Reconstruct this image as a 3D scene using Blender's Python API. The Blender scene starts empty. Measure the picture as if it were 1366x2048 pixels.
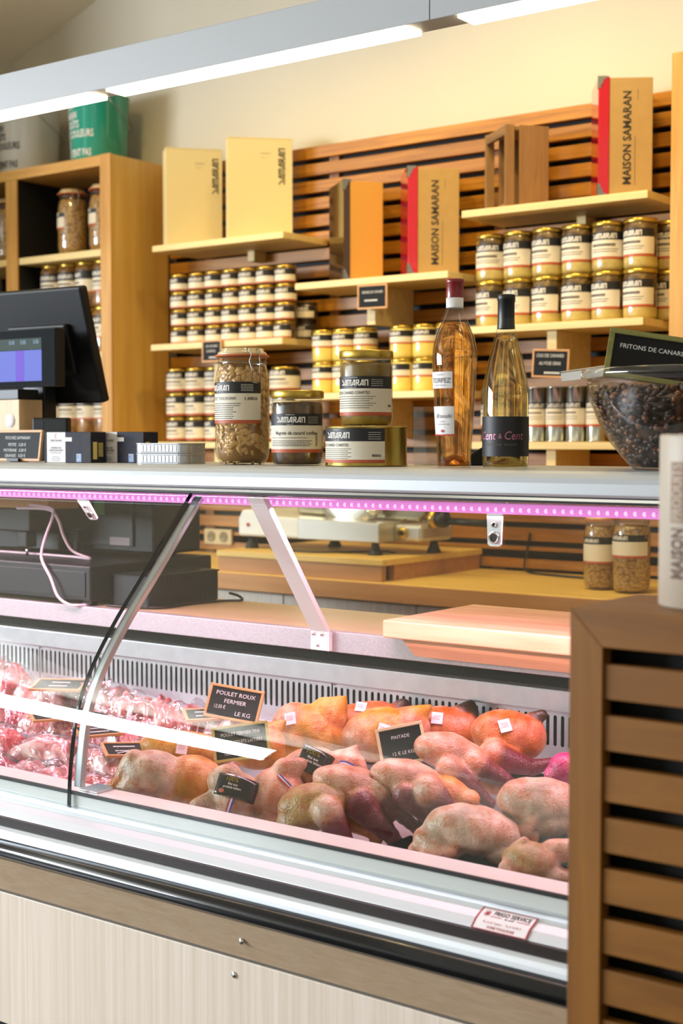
import bpy, bmesh, math, random
from mathutils import Vector, Matrix, noise
R = math.radians
random.seed(7)
sc = bpy.context.scene
col = sc.collection

# ---------------------------------------------------------------- camera
cam_data = bpy.data.cameras.new('camera')
cam = bpy.data.objects.new('camera', cam_data)
col.objects.link(cam)
cam_data.sensor_fit = 'VERTICAL'
cam_data.sensor_height = 36.0
cam_data.lens = 50.0
cam_data.clip_start = 0.05
cam.location = (0, 0, 1.25)
cam.rotation_euler = (R(90) - math.atan(140 / 2844), 0, R(36.7))
cam_data.dof.use_dof = True
cam_data.dof.focus_distance = 2.62
cam_data.dof.aperture_fstop = 4.5
sc.camera = cam

# ---------------------------------------------------------------- daylight, ceiling spots, exposure
world = bpy.data.worlds.new('world')
sc.world = world
world.use_nodes = True
bg = world.node_tree.nodes['Background']
bg.inputs[0].default_value = (0.80, 0.90, 1.0, 1)
bg.inputs[1].default_value = 0.3
sc.view_settings.view_transform = 'Standard'
sc.view_settings.look = 'None'
sc.view_settings.gamma = 1.0
sc.view_settings.use_curve_mapping = False
sc.view_settings.exposure = 0.1


def spot(name, loc, target, power, colour, size=0.12, angle=110):
    d = bpy.data.lights.new(name, 'SPOT')
    d.energy = power
    d.color = colour
    d.shadow_soft_size = size
    d.spot_size = R(angle)
    d.spot_blend = 0.8
    o = bpy.data.objects.new(name, d)
    o.location = loc
    o.rotation_euler = (Vector(target) - Vector(loc)).to_track_quat('-Z', 'Y').to_euler()
    col.objects.link(o)
    return o


WARM = (1.0, 0.72, 0.28)
spot('ceiling_spot', (-3.3, 2.2, 3.1), (-3.4, 3.95, 1.35), 74, WARM, angle=76)
spot('ceiling_spot', (-2.3, 2.2, 3.3), (-2.5, 3.95, 1.35), 74, WARM, angle=76)
spot('ceiling_spot', (-1.2, 2.2, 3.3), (-1.8, 3.95, 1.35), 74, WARM, angle=76)
spot('ceiling_spot', (-2.0, 3.0, 3.4), (-2.3, 3.3, 0.8), 75, WARM)
# daylight through the shop window in the left-hand wall
d = bpy.data.lights.new('window_daylight', 'AREA')
d.shape = 'RECTANGLE'; d.size = 4.7; d.size_y = 0.78
d.energy = 600; d.color = (0.83, 0.91, 1.0)
o = bpy.data.objects.new('window_daylight', d)
o.location = (-6.44, -2.05, 1.90)
o.rotation_euler = (0, R(-90), 0)
col.objects.link(o)
o.rotation_euler = Vector((1, 0, 0)).to_track_quat('-Z', 'Y').to_euler()

# ---------------------------------------------------------------- helpers


class MB:
    """collects vertices and faces for one mesh object"""

    def __init__(self):
        self.v, self.f, self.m, self.s = [], [], [], []

    def face(self, idx, m=0, s=False):
        self.f.append(idx); self.m.append(m); self.s.append(s)

    def box(self, x0, y0, z0, x1, y1, z1, m=0, mx=None):
        b = len(self.v)
        p = [(x0, y0, z0), (x1, y0, z0), (x1, y1, z0), (x0, y1, z0), (x0, y0, z1), (x1, y0, z1), (x1, y1, z1), (x0, y1, z1)]
        if mx:
            p = [tuple(mx @ Vector(q)) for q in p]
        self.v += p
        for q in ((3, 2, 1, 0), (4, 5, 6, 7), (0, 1, 5, 4), (1, 2, 6, 5), (2, 3, 7, 6), (3, 0, 4, 7)):
            self.face([b + i for i in q], m)
        return self

    def lathe(self, prof, n=24, m=0, c=(0, 0), a0=0.0, a1=None, mx=None, smooth=True, caps=True):
        """prof: list of (r, z) or (r, z, mat) from bottom to top"""
        full = a1 is None
        b = len(self.v)
        cnt = n if full else n + 1
        for p in prof:
            for i in range(cnt):
                a = a0 + (2 * math.pi * i / n if full else (a1 - a0) * i / n)
                q = Vector((c[0] + p[0] * math.cos(a), c[1] + p[0] * math.sin(a), p[1]))
                self.v.append(tuple(mx @ q if mx else q))
        for k in range(len(prof) - 1):
            mm = prof[k][2] if len(prof[k]) > 2 else m
            for i in range(n):
                j = (i + 1) % cnt
                self.face([b + k * cnt + i, b + k * cnt + j, b + (k + 1) * cnt + j, b + (k + 1) * cnt + i], mm, smooth)
        if full and caps:
            if prof[0][0] > 1e-6:
                self.face([b + i for i in range(n)][::-1], prof[0][2] if len(prof[0]) > 2 else m)
            if prof[-1][0] > 1e-6:
                self.face([b + (len(prof) - 1) * cnt + i for i in range(n)], prof[-1][2] if len(prof[-1]) > 2 else m)
        return self

    def tube(self, pts, r, n=8, m=0, closed=False):
        pts = [Vector(p) for p in pts]
        rr = r if isinstance(r, (list, tuple)) else [r] * len(pts)
        b = len(self.v)
        up = Vector((0, 0, 1))
        N = len(pts)
        prev = None
        for i, p in enumerate(pts):
            if closed:
                t = pts[(i + 1) % N] - pts[i - 1]
            else:
                t = pts[min(i + 1, N - 1)] - pts[max(i - 1, 0)]
            t.normalize()
            if prev is None:
                x = t.cross(up)
                if x.length < 1e-3:
                    x = t.cross(Vector((1, 0, 0)))
            else:
                x = prev - t * prev.dot(t)
            x.normalize(); prev = x
            y = t.cross(x)
            for k in range(n):
                a = 2 * math.pi * k / n
                self.v.append(tuple(p + x * (rr[i] * math.cos(a)) + y * (rr[i] * math.sin(a))))
        for i in range(N if closed else N - 1):
            i2 = (i + 1) % N
            for k in range(n):
                k2 = (k + 1) % n
                self.face([b + i * n + k, b + i * n + k2, b + i2 * n + k2, b + i2 * n + k], m, True)
        if not closed:
            self.face([b + k for k in range(n)][::-1], m)
            self.face([b + (N - 1) * n + k for k in range(n)], m)
        return self

    def prism(self, poly, x0, x1, m=0, axis='X', mats=None, smooth=False, caps=True):
        """poly: closed outline (a, b) -> (Y, Z) for axis X, (X, Z) for axis Y, (X, Y) for axis Z"""
        b = len(self.v)
        n = len(poly)
        for t in (x0, x1):
            for (a, c) in poly:
                self.v.append({'X': (t, a, c), 'Y': (a, t, c), 'Z': (a, c, t)}[axis])
        for i in range(n):
            j = (i + 1) % n
            self.face([b + i, b + j, b + n + j, b + n + i], mats[i] if mats else m, smooth)
        if caps:
            self.face([b + i for i in range(n)][::-1], m)
            self.face([b + n + i for i in range(n)], m)
        return self

    def ball(self, c, r, n=10, k=6, m=0, mx=None):
        rx, ry, rz = (r, r, r) if not isinstance(r, (tuple, list)) else r
        b = len(self.v)
        c = Vector(c)
        M3 = mx if mx else Matrix.Identity(3)
        for i in range(1, k):
            ph = math.pi * i / k - math.pi / 2
            for j in range(n):
                a = 2 * math.pi * j / n
                self.v.append(tuple(c + M3 @ Vector((rx * math.cos(ph) * math.cos(a), ry * math.cos(ph) * math.sin(a), rz * math.sin(ph)))))
        bot = len(self.v); self.v.append(tuple(c + M3 @ Vector((0, 0, -rz))))
        top = len(self.v); self.v.append(tuple(c + M3 @ Vector((0, 0, rz))))
        for i in range(k - 2):
            for j in range(n):
                j2 = (j + 1) % n
                self.face([b + i * n + j, b + i * n + j2, b + (i + 1) * n + j2, b + (i + 1) * n + j], m, True)
        for j in range(n):
            j2 = (j + 1) % n
            self.face([b + j2, b + j, bot], m, True)
            self.face([b + (k - 2) * n + j, b + (k - 2) * n + j2, top], m, True)
        return self

    def grid(self, fn, nu, nv, m=0, smooth=True):
        b = len(self.v)
        for i in range(nu + 1):
            for j in range(nv + 1):
                self.v.append(tuple(fn(i / nu, j / nv)))
        for i in range(nu):
            for j in range(nv):
                q = b + i * (nv + 1) + j
                self.face([q, q + nv + 1, q + nv + 2, q + 1], m, smooth)
        return self

    def mesh(self, name, mats, fix=True):
        me = bpy.data.meshes.new(name)
        me.from_pydata(self.v, [], self.f)
        for a in (mats if isinstance(mats, (list, tuple)) else [mats]):
            me.materials.append(a)
        me.polygons.foreach_set('material_index', self.m)
        me.polygons.foreach_set('use_smooth', self.s)
        if fix:
            bm = bmesh.new(); bm.from_mesh(me)
            bmesh.ops.recalc_face_normals(bm, faces=bm.faces)
            bm.to_mesh(me); bm.free()
        me.update()
        return me

    def build(self, name, mats, parent=None, loc=None, rot=None, world=False, bevel=0, fix=True):
        return link(name, self.mesh(name, mats, fix), parent, loc, rot, world, bevel)


def link(name, me, parent=None, loc=None, rot=None, world=False, bevel=0):
    o = bpy.data.objects.new(name, me)
    col.objects.link(o)
    if parent:
        o.parent = parent
        if world:
            o.matrix_parent_inverse = parent.matrix_basis.inverted()
    if loc is not None:
        o.location = loc
    if rot is not None:
        o.rotation_euler = rot
    if bevel:
        b = o.modifiers.new('bevel', 'BEVEL')
        b.width = bevel; b.segments = 2; b.limit_method = 'ANGLE'; b.angle_limit = R(40)
        b.harden_normals = False
    return o


def tag(o, label=None, cat=None, group=None, kind=None):
    if label: o['label'] = label
    if cat: o['category'] = cat
    if group: o['group'] = group
    if kind: o['kind'] = kind
    return o


def thing(name, label, cat, loc=(0, 0, 0), rz=0.0, group=None, rot=None):
    o = bpy.data.objects.new(name, None)
    col.objects.link(o)
    o.empty_display_size = 0.05
    o.location = loc
    o.rotation_euler = rot if rot is not None else (0, 0, rz)
    return tag(o, label, cat, group)


def copy_thing(o, loc, label=None, rz=None, group=None, parent=None):
    c = o.copy(); col.objects.link(c)
    c.parent = parent
    if parent is None:
        c.location = loc
        if rz is not None: c.rotation_euler = (0, 0, rz)
        if label: c['label'] = label
        if group: c['group'] = group
    for ch in o.children:
        copy_thing(ch, None, parent=c)
    return c


def bx(name, b, m, parent=None, world=False, bevel=0.0, **k):
    return MB().box(*b).build(name, m, parent, world=world, bevel=bevel, **k)


# ---------------------------------------------------------------- materials
MAT = {}


def srgb(h):
    """'#rrggbb' -> linear rgba"""
    c = [int(h[i:i + 2], 16) / 255 for i in (1, 3, 5)]
    return tuple((x / 12.92 if x <= 0.04045 else ((x + 0.055) / 1.055) ** 2.4) for x in c) + (1,)


def new_mat(name):
    m = bpy.data.materials.new(name)
    m.use_nodes = True
    MAT[name] = m
    nt = m.node_tree
    return m, nt, nt.nodes['Principled BSDF']


def plain(name, c, rough=0.5, metal=0.0, emit=0.0, ecol=None, coat=0.0, var=0.0, vscale=20.0, bump=0.0, bscale=200.0, vc=None, spec=None, sub=0.0):
    m, nt, b = new_mat(name)
    c = srgb(c) if isinstance(c, str) else tuple(c) + ((1,) if len(c) == 3 else ())
    b.inputs['Base Color'].default_value = c
    b.inputs['Roughness'].default_value = rough
    b.inputs['Metallic'].default_value = metal
    b.inputs['Coat Weight'].default_value = coat
    if coat: b.inputs['Coat Roughness'].default_value = 0.04
    if spec is not None: b.inputs['Specular IOR Level'].default_value = spec
    if sub:
        b.inputs['Subsurface Weight'].default_value = sub
        b.inputs['Subsurface Radius'].default_value = (0.012, 0.005, 0.003)
        b.inputs['Subsurface Scale'].default_value = 0.3
    if emit:
        b.inputs['Emission Color'].default_value = (srgb(ecol) if isinstance(ecol, str) else ecol) if ecol else c
        b.inputs['Emission Strength'].default_value = emit
    if var:
        tc = nt.nodes.new('ShaderNodeTexCoord')
        nz = nt.nodes.new('ShaderNodeTexNoise'); nz.inputs['Scale'].default_value = vscale; nz.inputs['Detail'].default_value = 5
        nt.links.new(tc.outputs['Object'], nz.inputs['Vector'])
        rp = nt.nodes.new('ShaderNodeValToRGB')
        c2 = srgb(vc) if vc else tuple(max(0, x * (1 - var)) for x in c[:3]) + (1,)
        rp.color_ramp.elements[0].color = c2; rp.color_ramp.elements[1].color = c
        rp.color_ramp.elements[0].position = 0.35; rp.color_ramp.elements[1].position = 0.65
        nt.links.new(nz.outputs['Fac'], rp.inputs['Fac'])
        nt.links.new(rp.outputs['Color'], b.inputs['Base Color'])
    if bump:
        add_bump(nt, b, bscale, bump)
    return m


def add_bump(nt, b, scale, strength, vec=None):
    tc = nt.nodes.new('ShaderNodeTexCoord')
    nz = nt.nodes.new('ShaderNodeTexNoise'); nz.inputs['Scale'].default_value = scale; nz.inputs['Detail'].default_value = 4
    nt.links.new(vec or tc.outputs['Object'], nz.inputs['Vector'])
    bp = nt.nodes.new('ShaderNodeBump'); bp.inputs['Strength'].default_value = strength; bp.inputs['Distance'].default_value = 0.002
    nt.links.new(nz.outputs['Fac'], bp.inputs['Height'])
    nt.links.new(bp.outputs['Normal'], b.inputs['Normal'])


def wood(name, c1, c2, scale=(1.5, 30, 30), rough=0.45, vary=0.0, fine=None, contrast=(0.3, 0.7)):
    """stretched-noise grain running along the axis with the small scale"""
    m, nt, b = new_mat(name)
    L = nt.links.new
    tc = nt.nodes.new('ShaderNodeTexCoord')
    oi = nt.nodes.new('ShaderNodeObjectInfo')
    off = nt.nodes.new('ShaderNodeVectorMath'); off.operation = 'SCALE'; off.inputs[0].default_value = (37, 17, 23)
    L(oi.outputs['Random'], off.inputs['Scale'])
    ad = nt.nodes.new('ShaderNodeVectorMath'); ad.operation = 'ADD'
    L(tc.outputs['Object'], ad.inputs[0]); L(off.outputs[0], ad.inputs[1])
    mp = nt.nodes.new('ShaderNodeMapping'); mp.inputs['Scale'].default_value = scale
    L(ad.outputs[0], mp.inputs['Vector'])
    nz = nt.nodes.new('ShaderNodeTexNoise')
    nz.inputs['Scale'].default_value = 1.0; nz.inputs['Detail'].default_value = 7; nz.inputs['Roughness'].default_value = 0.62; nz.inputs['Distortion'].default_value = 0.9
    L(mp.outputs[0], nz.inputs['Vector'])
    rp = nt.nodes.new('ShaderNodeValToRGB')
    rp.color_ramp.elements[0].position, rp.color_ramp.elements[1].position = contrast
    rp.color_ramp.elements[0].color = srgb(c1); rp.color_ramp.elements[1].color = srgb(c2)
    L(nz.outputs['Fac'], rp.inputs['Fac'])
    out = rp.outputs['Color']
    if vary:
        hs = nt.nodes.new('ShaderNodeHueSaturation')
        mr = nt.nodes.new('ShaderNodeMapRange'); mr.inputs['To Min'].default_value = 1 - vary; mr.inputs['To Max'].default_value = 1 + vary * 0.6
        L(oi.outputs['Random'], mr.inputs['Value']); L(mr.outputs[0], hs.inputs['Value']); L(out, hs.inputs['Color'])
        out = hs.outputs['Color']
    L(out, b.inputs['Base Color'])
    b.inputs['Roughness'].default_value = rough
    bp = nt.nodes.new('ShaderNodeBump'); bp.inputs['Strength'].default_value = 0.15; bp.inputs['Distance'].default_value = 0.001
    L(nz.outputs['Fac'], bp.inputs['Height']); L(bp.outputs[0], b.inputs['Normal'])
    return m


def clear(name, tint=(1, 1, 1, 1), ior=1.45, rough=0.0, boost=1.0, bump=0.0, bscale=60, floor=0.0):
    """thin clear sheet: transmits straight through, mirrors by Fresnel"""
    m, nt, b = new_mat(name)
    L = nt.links.new
    nt.nodes.remove(b)
    out = nt.nodes['Material Output']
    tr = nt.nodes.new('ShaderNodeBsdfTransparent'); tr.inputs[0].default_value = tint
    gl = nt.nodes.new('ShaderNodeBsdfGlossy'); gl.inputs['Roughness'].default_value = rough
    fr = nt.nodes.new('ShaderNodeFresnel'); fr.inputs['IOR'].default_value = ior
    mu = nt.nodes.new('ShaderNodeMath'); mu.operation = 'MULTIPLY_ADD'; mu.inputs[1].default_value = boost; mu.inputs[2].default_value = floor; mu.use_clamp = True
    ge = nt.nodes.new('ShaderNodeNewGeometry')  # same reflectance on both faces of the sheet
    io = nt.nodes.new('ShaderNodeMapRange'); io.inputs['To Min'].default_value = ior; io.inputs['To Max'].default_value = 1 / ior
    L(ge.outputs['Backfacing'], io.inputs['Value']); L(io.outputs[0], fr.inputs['IOR'])
    L(fr.outputs[0], mu.inputs[0])
    mx = nt.nodes.new('ShaderNodeMixShader')
    L(mu.outputs[0], mx.inputs[0]); L(tr.outputs[0], mx.inputs[1]); L(gl.outputs[0], mx.inputs[2])
    L(mx.outputs[0], out.inputs['Surface'])
    if bump:
        tc = nt.nodes.new('ShaderNodeTexCoord')
        nz = nt.nodes.new('ShaderNodeTexNoise'); nz.inputs['Scale'].default_value = bscale; nz.inputs['Detail'].default_value = 3
        L(tc.outputs['Object'], nz.inputs['Vector'])
        bp = nt.nodes.new('ShaderNodeBump'); bp.inputs['Strength'].default_value = bump; bp.inputs['Distance'].default_value = 0.01
        L(nz.outputs['Fac'], bp.inputs['Height']); L(bp.outputs[0], gl.inputs['Normal']); L(bp.outputs[0], fr.inputs['Normal'])
    return m


def liquid(name, colour, density, ior=1.34):
    m, nt, b = new_mat(name)
    nt.nodes.remove(b)
    out = nt.nodes['Material Output']
    rf = nt.nodes.new('ShaderNodeBsdfRefraction'); rf.inputs['IOR'].default_value = ior; rf.inputs['Roughness'].default_value = 0.0
    rf.inputs['Color'].default_value = colour
    tr = nt.nodes.new('ShaderNodeBsdfTransparent'); tr.inputs[0].default_value = colour
    mx = nt.nodes.new('ShaderNodeMixShader'); mx.inputs[0].default_value = 0.35
    nt.links.new(rf.outputs[0], mx.inputs[1]); nt.links.new(tr.outputs[0], mx.inputs[2])
    nt.links.new(mx.outputs[0], out.inputs['Surface'])
    return m


# ---------------------------------------------------------------- lettering
LOGO = {  # strokes of the shop's stencil-like capitals, unit height
    'S': (0.62, [[(0.05, 0.92), (0.5, 0.55), (0.5, 0.1), (0.05, 0.1)]]),
    'A': (0.66, [[(0.02, 0.0), (0.4, 0.9), (0.56, 0.9), (0.56, 0.0)], [(0.2, 0.16), (0.56, 0.16)]]),
    'M': (0.96, [[(0.1, 0.0), (0.1, 0.9), (0.86, 0.9), (0.86, 0.0)], [(0.48, 0.9), (0.48, 0.0)]]),
    'R': (0.68, [[(0.1, 0.0), (0.1, 0.9), (0.54, 0.9), (0.54, 0.46), (0.12, 0.46)], [(0.3, 0.42), (0.58, 0.0)]]),
    'N': (0.7, [[(0.1, 0.0), (0.1, 0.9), (0.6, 0.9), (0.6, 0.0)]]),
}


def logo2d(word='SAMARAN', size=1.0, w=0.2):
    v, f, x = [], [], 0.0
    for ch in word:
        adv, strokes = LOGO[ch]
        for st in strokes:
            for (p, q) in zip(st, st[1:]):
                p, q = Vector(p), Vector(q)
                d = (q - p).normalized(); n = Vector((-d.y, d.x)) * w / 2
                e = d * (w / 2 * 0.9)
                b = len(v)
                for t in (p - e + n, p - e - n, q + e - n, q + e + n):
                    v.append(((x + t.x) * size, t.y * size))
                f.append((b, b + 1, b + 2, b + 3))
        x += adv + 0.12
    return v, f


_txt = {}


def text2d(s, size, xs=1.0, bold=0.0, shear=0.0):
    key = (s, bold, shear)
    if key not in _txt:
        cu = bpy.data.curves.new('t', 'FONT')
        cu.body = s; cu.size = 1.0; cu.resolution_u = 2; cu.offset = bold; cu.shear = shear
        ob = bpy.data.objects.new('t', cu)
        col.objects.link(ob)
        bpy.context.view_layer.update()
        dg = bpy.context.evaluated_depsgraph_get()
        me = bpy.data.meshes.new_from_object(ob.evaluated_get(dg))
        v = [(q.co.x, q.co.y) for q in me.vertices]
        f = [tuple(p.vertices) for p in me.polygons]
        bpy.data.objects.remove(ob); bpy.data.curves.remove(cu); bpy.data.meshes.remove(me)
        _txt[key] = (v, f)
    v, f = _txt[key]
    return [(x * size * xs, y * size) for x, y in v], f


def bars2d(rows):
    """unreadable fine print: thin strokes; rows of (x0, x1, y, h)"""
    v, f = [], []
    for (x0, x1, y, h) in rows:
        x = x0
        while x < x1 - 1e-6:
            w = min(random.uniform(0.0025, 0.006), x1 - x)
            b = len(v)
            v += [(x, y), (x + w, y), (x + w, y + h), (x, y + h)]
            f.append((b, b + 1, b + 2, b + 3))
            x += w + 0.0008
    return v, f


def extent(g):
    xs = [p[0] for p in g[0]]; ys = [p[1] for p in g[0]]
    return min(xs), max(xs), min(ys), max(ys)


def shift(g, dx=0, dy=0, align=None):
    if align:
        a = extent(g)
        dx -= {'L': a[0], 'C': (a[0] + a[1]) / 2, 'R': a[1]}[align]
    return [(x + dx, y + dy) for x, y in g[0]], g[1]


def cyl(r, th0, z0):
    return lambda x, y: (r * math.cos(th0 + x / r), r * math.sin(th0 + x / r), z0 + y)


def flat(o, xd, yd):
    o, xd, yd = Vector(o), Vector(xd), Vector(yd)
    return lambda x, y: tuple(o + xd * x + yd * y)


def lettering(name, geos, m, parent, mapper, world=False):
    v, f = [], []
    for g in (geos if isinstance(geos, list) else [geos]):
        b = len(v)
        v += [mapper(x, y) for x, y in g[0]]
        f += [tuple(b + i for i in q) for q in g[1]]
    me = bpy.data.meshes.new(name)
    me.from_pydata(v, [], f); me.materials.append(m); me.update()
    return link(name, me, parent, world=world)


# ---------------------------------------------------------------- palette
M_wall = plain('wall_paint', '#cfc8b6', 0.85, var=0.04, vscale=2.0)
M_ceil = plain('ceiling_paint', '#ece4d0', 0.9)
M_floor = plain('floor_tile', '#4c4640', 0.35, var=0.2, vscale=6)
M_black = plain('black_backing', '#0b0a09', 0.7)
M_slat = wood('slat_oak', '#84520f', '#c08426', (2.2, 42, 42), 0.45, 0.18)
M_slatv = wood('batten_oak', '#8a5526', '#b07a3e', (40, 40, 2.2), 0.5)
M_shelf = wood('shelf_ash', '#d6b978', '#ead49a', (2, 30, 30), 0.5, 0.05)
M_cab = wood('cabinet_oak', '#b98436', '#d6a552', (28, 28, 1.6), 0.5, 0.06)
M_cabx = wood('cabinet_oak_flat', '#b98436', '#d6a552', (1.6, 28, 28), 0.5, 0.06)
M_side = wood('cabinet_side', '#c99a48', '#dcb566', (26, 26, 1.2), 0.4)
M_bench = wood('bench_wood', '#a8713a', '#c28a4e', (1.8, 26, 26), 0.5, 0.08)
M_benchtop = wood('bench_top', '#d8b25c', '#e6c673', (2, 22, 22), 0.4)
M_lam = wood('pale_laminate', '#d3c0ac', '#eee1d4', (75, 75, 1.0), 0.4, 0.03, contrast=(0.25, 0.75))
M_lamshade = wood('shaded_laminate_strip', '#b59a7c', '#c8b094', (20, 90, 90), 0.45)  # same laminate as the front panel, shade under the bumper put into its colour
M_deck = plain('deck_laminate', '#b9a67c', 0.45, var=0.08, vscale=8)
M_alu = plain('brushed_aluminium', '#c9ced6', 0.28, 0.85, bump=0.02, bscale=300)
M_aluw = plain('anodised_aluminium', '#dfe3e8', 0.32, 0.55)
M_rail = plain('satin_rail', '#dde2e8', 0.42, 0.3)
M_top = plain('counter_metal', '#b4b8bc', 0.4, 0.35)
M_chrome = plain('chrome', '#d8d8da', 0.12, 1.0)
M_white = plain('white_enamel', '#eceef0', 0.35)
M_galv = plain('speckled_zinc', '#b4aeb2', 0.45, 0.45, var=0.22, vscale=420)
M_ventm = plain('vent_steel', '#c3c2c6', 0.38, 0.55, var=0.1, vscale=40)
M_brown = plain('brown_band', '#241a17', 0.4)
M_bumper = plain('navy_bumper', '#0c1018', 0.22, coat=0.3)
M_dark = plain('dark_plastic', '#0f1013', 0.45, spec=0.3)
M_dark2 = plain('charcoal_plastic', '#16181d', 0.4, spec=0.35)
M_rubber = plain('rubber', '#0e0e10', 0.6)
M_ledge = plain('white_ledge', '#e8e4e4', 0.3, coat=0.2)
M_cream = plain('label_cream', '#ded4c0', 0.55)
M_ink = plain('label_black', '#1c1a1d', 0.5)
M_orange = plain('label_orange', '#b4532c', 0.5)
M_whiteink = plain('white_print', '#e6e0d6', 0.6)
M_greyink = plain('grey_print', '#5d5852', 0.6)
M_gold = plain('gold_lid', '#c6a54c', 0.28, 0.9)
M_glass = clear('clear_glass', (0.97, 0.985, 0.975, 1), 1.45, floor=0.0)
M_pane = clear('pane_glass', (0.955, 0.975, 0.965, 1), 1.5, boost=1.0)
M_film = clear('clear_film', (0.95, 0.93, 0.95, 1), 1.6, rough=0.06, boost=1.3, bump=0.6, bscale=45, floor=0.03)
M_plastic = clear('clear_plastic', (0.93, 0.92, 0.89, 1), 1.5, rough=0.08, boost=1.2, floor=0.05)
M_chalk = plain('chalkboard', '#111215', 0.6, spec=0.2)
M_chalkink = plain('chalk_white', '#d8d8d6', 0.8)
M_frame = wood('sign_frame', '#b8844c', '#cf9c62', (8, 40, 40), 0.5)
M_kraft = plain('kraft_card', '#b5935c', 0.7, var=0.06, vscale=30)
M_card = plain('cream_card', '#e2d2a0', 0.6)

# ---------------------------------------------------------------- room
XL, XR, YB = -4.77, 3.2, 4.06
tag(bx('floor', (-6.6, -5.9, -0.05, XR, YB, 0.0), M_floor), kind='structure')
wall_back = bx('wall_back', (XL - 0.1, YB, 0.0, XR, YB + 0.12, 4.2), M_wall)
tag(wall_back, kind='structure')
tag(bx('wall_left', (XL - 0.12, 2.75, 0.0, XL, YB, 4.2), M_wall), kind='structure')
tag(bx('wall_front', (-6.6, -5.9, 0.0, XR, -5.8, 4.2), M_wall), kind='structure')
tag(bx('wall_right', (XR, -5.9, 0.0, XR + 0.1, YB + 0.12, 4.2), M_wall), kind='structure')
w = MB()   # left-hand outer wall with the shop window in it
w.box(-6.6, -5.8, 0.0, -6.5, 2.75, 1.58); w.box(-6.6, -5.8, 2.30, -6.5, 2.75, 4.2)
w.box(-6.6, -5.8, 1.58, -6.5, -4.45, 2.30); w.box(-6.6, 0.35, 1.58, -6.5, 2.75, 2.30)
tag(w.build('wall_window_side', M_wall), kind='structure')
win = thing('window_1', 'wide shop window', 'window', (-6.5, -2.6, 1.58)); win['kind'] = 'structure'
for k_ in ('label', 'category'): del win[k_]
for y_ in (-4.45, 0.30):
    bx('window_frame', (-6.54, y_, 1.58, -6.42, y_ + 0.05, 2.30), M_dark2, win, world=True)
tag(bx('wall_return', (-6.5, 2.75, 0.0, XL, 2.85, 4.2), M_wall), kind='structure')
# ceiling: slopes up from the left wall, then runs level
c = MB()
c.prism([(-6.6, 2.842), (XL, 2.842), (-1.9, 3.814), (XR, 3.814), (XR, 3.95), (-1.95, 3.95), (XL, 2.98), (-6.6, 2.98)], -5.9, YB, axis='Y')
tag(c.build('ceiling', M_ceil), kind='structure')

# slatted panelling on the back wall: black backing, vertical battens, one board per slat
bx('backing', (-3.80, 4.035, 0.80, -1.612, 4.06, 2.288), M_black, wall_back)
for x in (-3.62, -3.03, -2.36, -1.69):
    bx('batten', (x - 0.02, 4.022, 0.80, x + 0.02, 4.036, 2.285), M_slatv, wall_back)
sl_me = MB().box(-1.095, -0.011, -0.0206, 1.093, 0.011, 0.0206).mesh('slat', M_slat)
z = 2.268
while z > 0.87:
    o = link('slat', sl_me, wall_back, loc=(-2.705, 4.011, z), bevel=0.002)
    z -= 0.0597
bx('slat', (-3.80, 4.0, 0.845, -1.612, 4.022, 0.905), M_slat, wall_back, bevel=0.002)

# ---------------------------------------------------------------- tall cabinets left and right of the panelling
cab = thing('open_cabinet', 'tall honey oak open shelving unit with black back against the left wall', 'cabinet', (-4.3, 3.85, 0))
W = dict(parent=cab, world=True)
bx('side_panel', (-3.857, 3.70, 0.0, -3.806, 4.0, 2.300), M_side, bevel=0.002, **W)
bx('face_stile', (-3.859, 3.694, 0.0, -3.804, 3.702, 2.302), M_cab, bevel=0.001, **W)
bx('top_board', (XL + 0.01, 3.698, 2.262, -3.858, 4.0, 2.301), M_cabx, bevel=0.002, **W)
bx('divider', (-4.386, 3.706, 0.0, -4.323, 3.984, 2.261), M_black, **W)
bx('divider_edge', (-4.387, 3.698, 0.0, -4.322, 3.7055, 2.261), M_cab, bevel=0.001, **W)
bx('back_panel', (XL + 0.01, 3.985, 0.0, -3.858, 3.999, 2.261), M_black, **W)
for z in (1.961, 1.586, 1.107, 0.70):
    bx('shelf', (-4.321, 3.705, z - 0.026, -3.859, 3.984, z), M_shelf, bevel=0.002, **W)
    bx('shelf', (XL + 0.01, 3.705, z - 0.026, -4.388, 3.984, z), M_shelf, bevel=0.002, **W)
cab2 = thing('tall_cabinet', 'orange oak cabinet end standing at the right edge beyond the shelves', 'cabinet', (-1.35, 3.85, 0))
W = dict(parent=cab2, world=True)
bx('face_stile', (-1.607, 3.642, 0.838, -1.545, 3.65, 2.295), M_cab, bevel=0.002, **W)
bx('side_panel', (-1.606, 3.65, 0.838, -1.56, 4.0, 2.293), M_side, bevel=0.002, **W)
bx('top_board', (-1.56, 3.645, 2.25, -1.05, 4.0, 2.293), M_cabx, bevel=0.002, **W)
bx('back_panel', (-1.56, 3.985, 0.838, -1.05, 3.999, 2.25), M_black, **W)
bx('side_panel', (-1.05, 3.65, 0.838, -1.0, 4.0, 2.293), M_side, bevel=0.002, **W)

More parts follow.
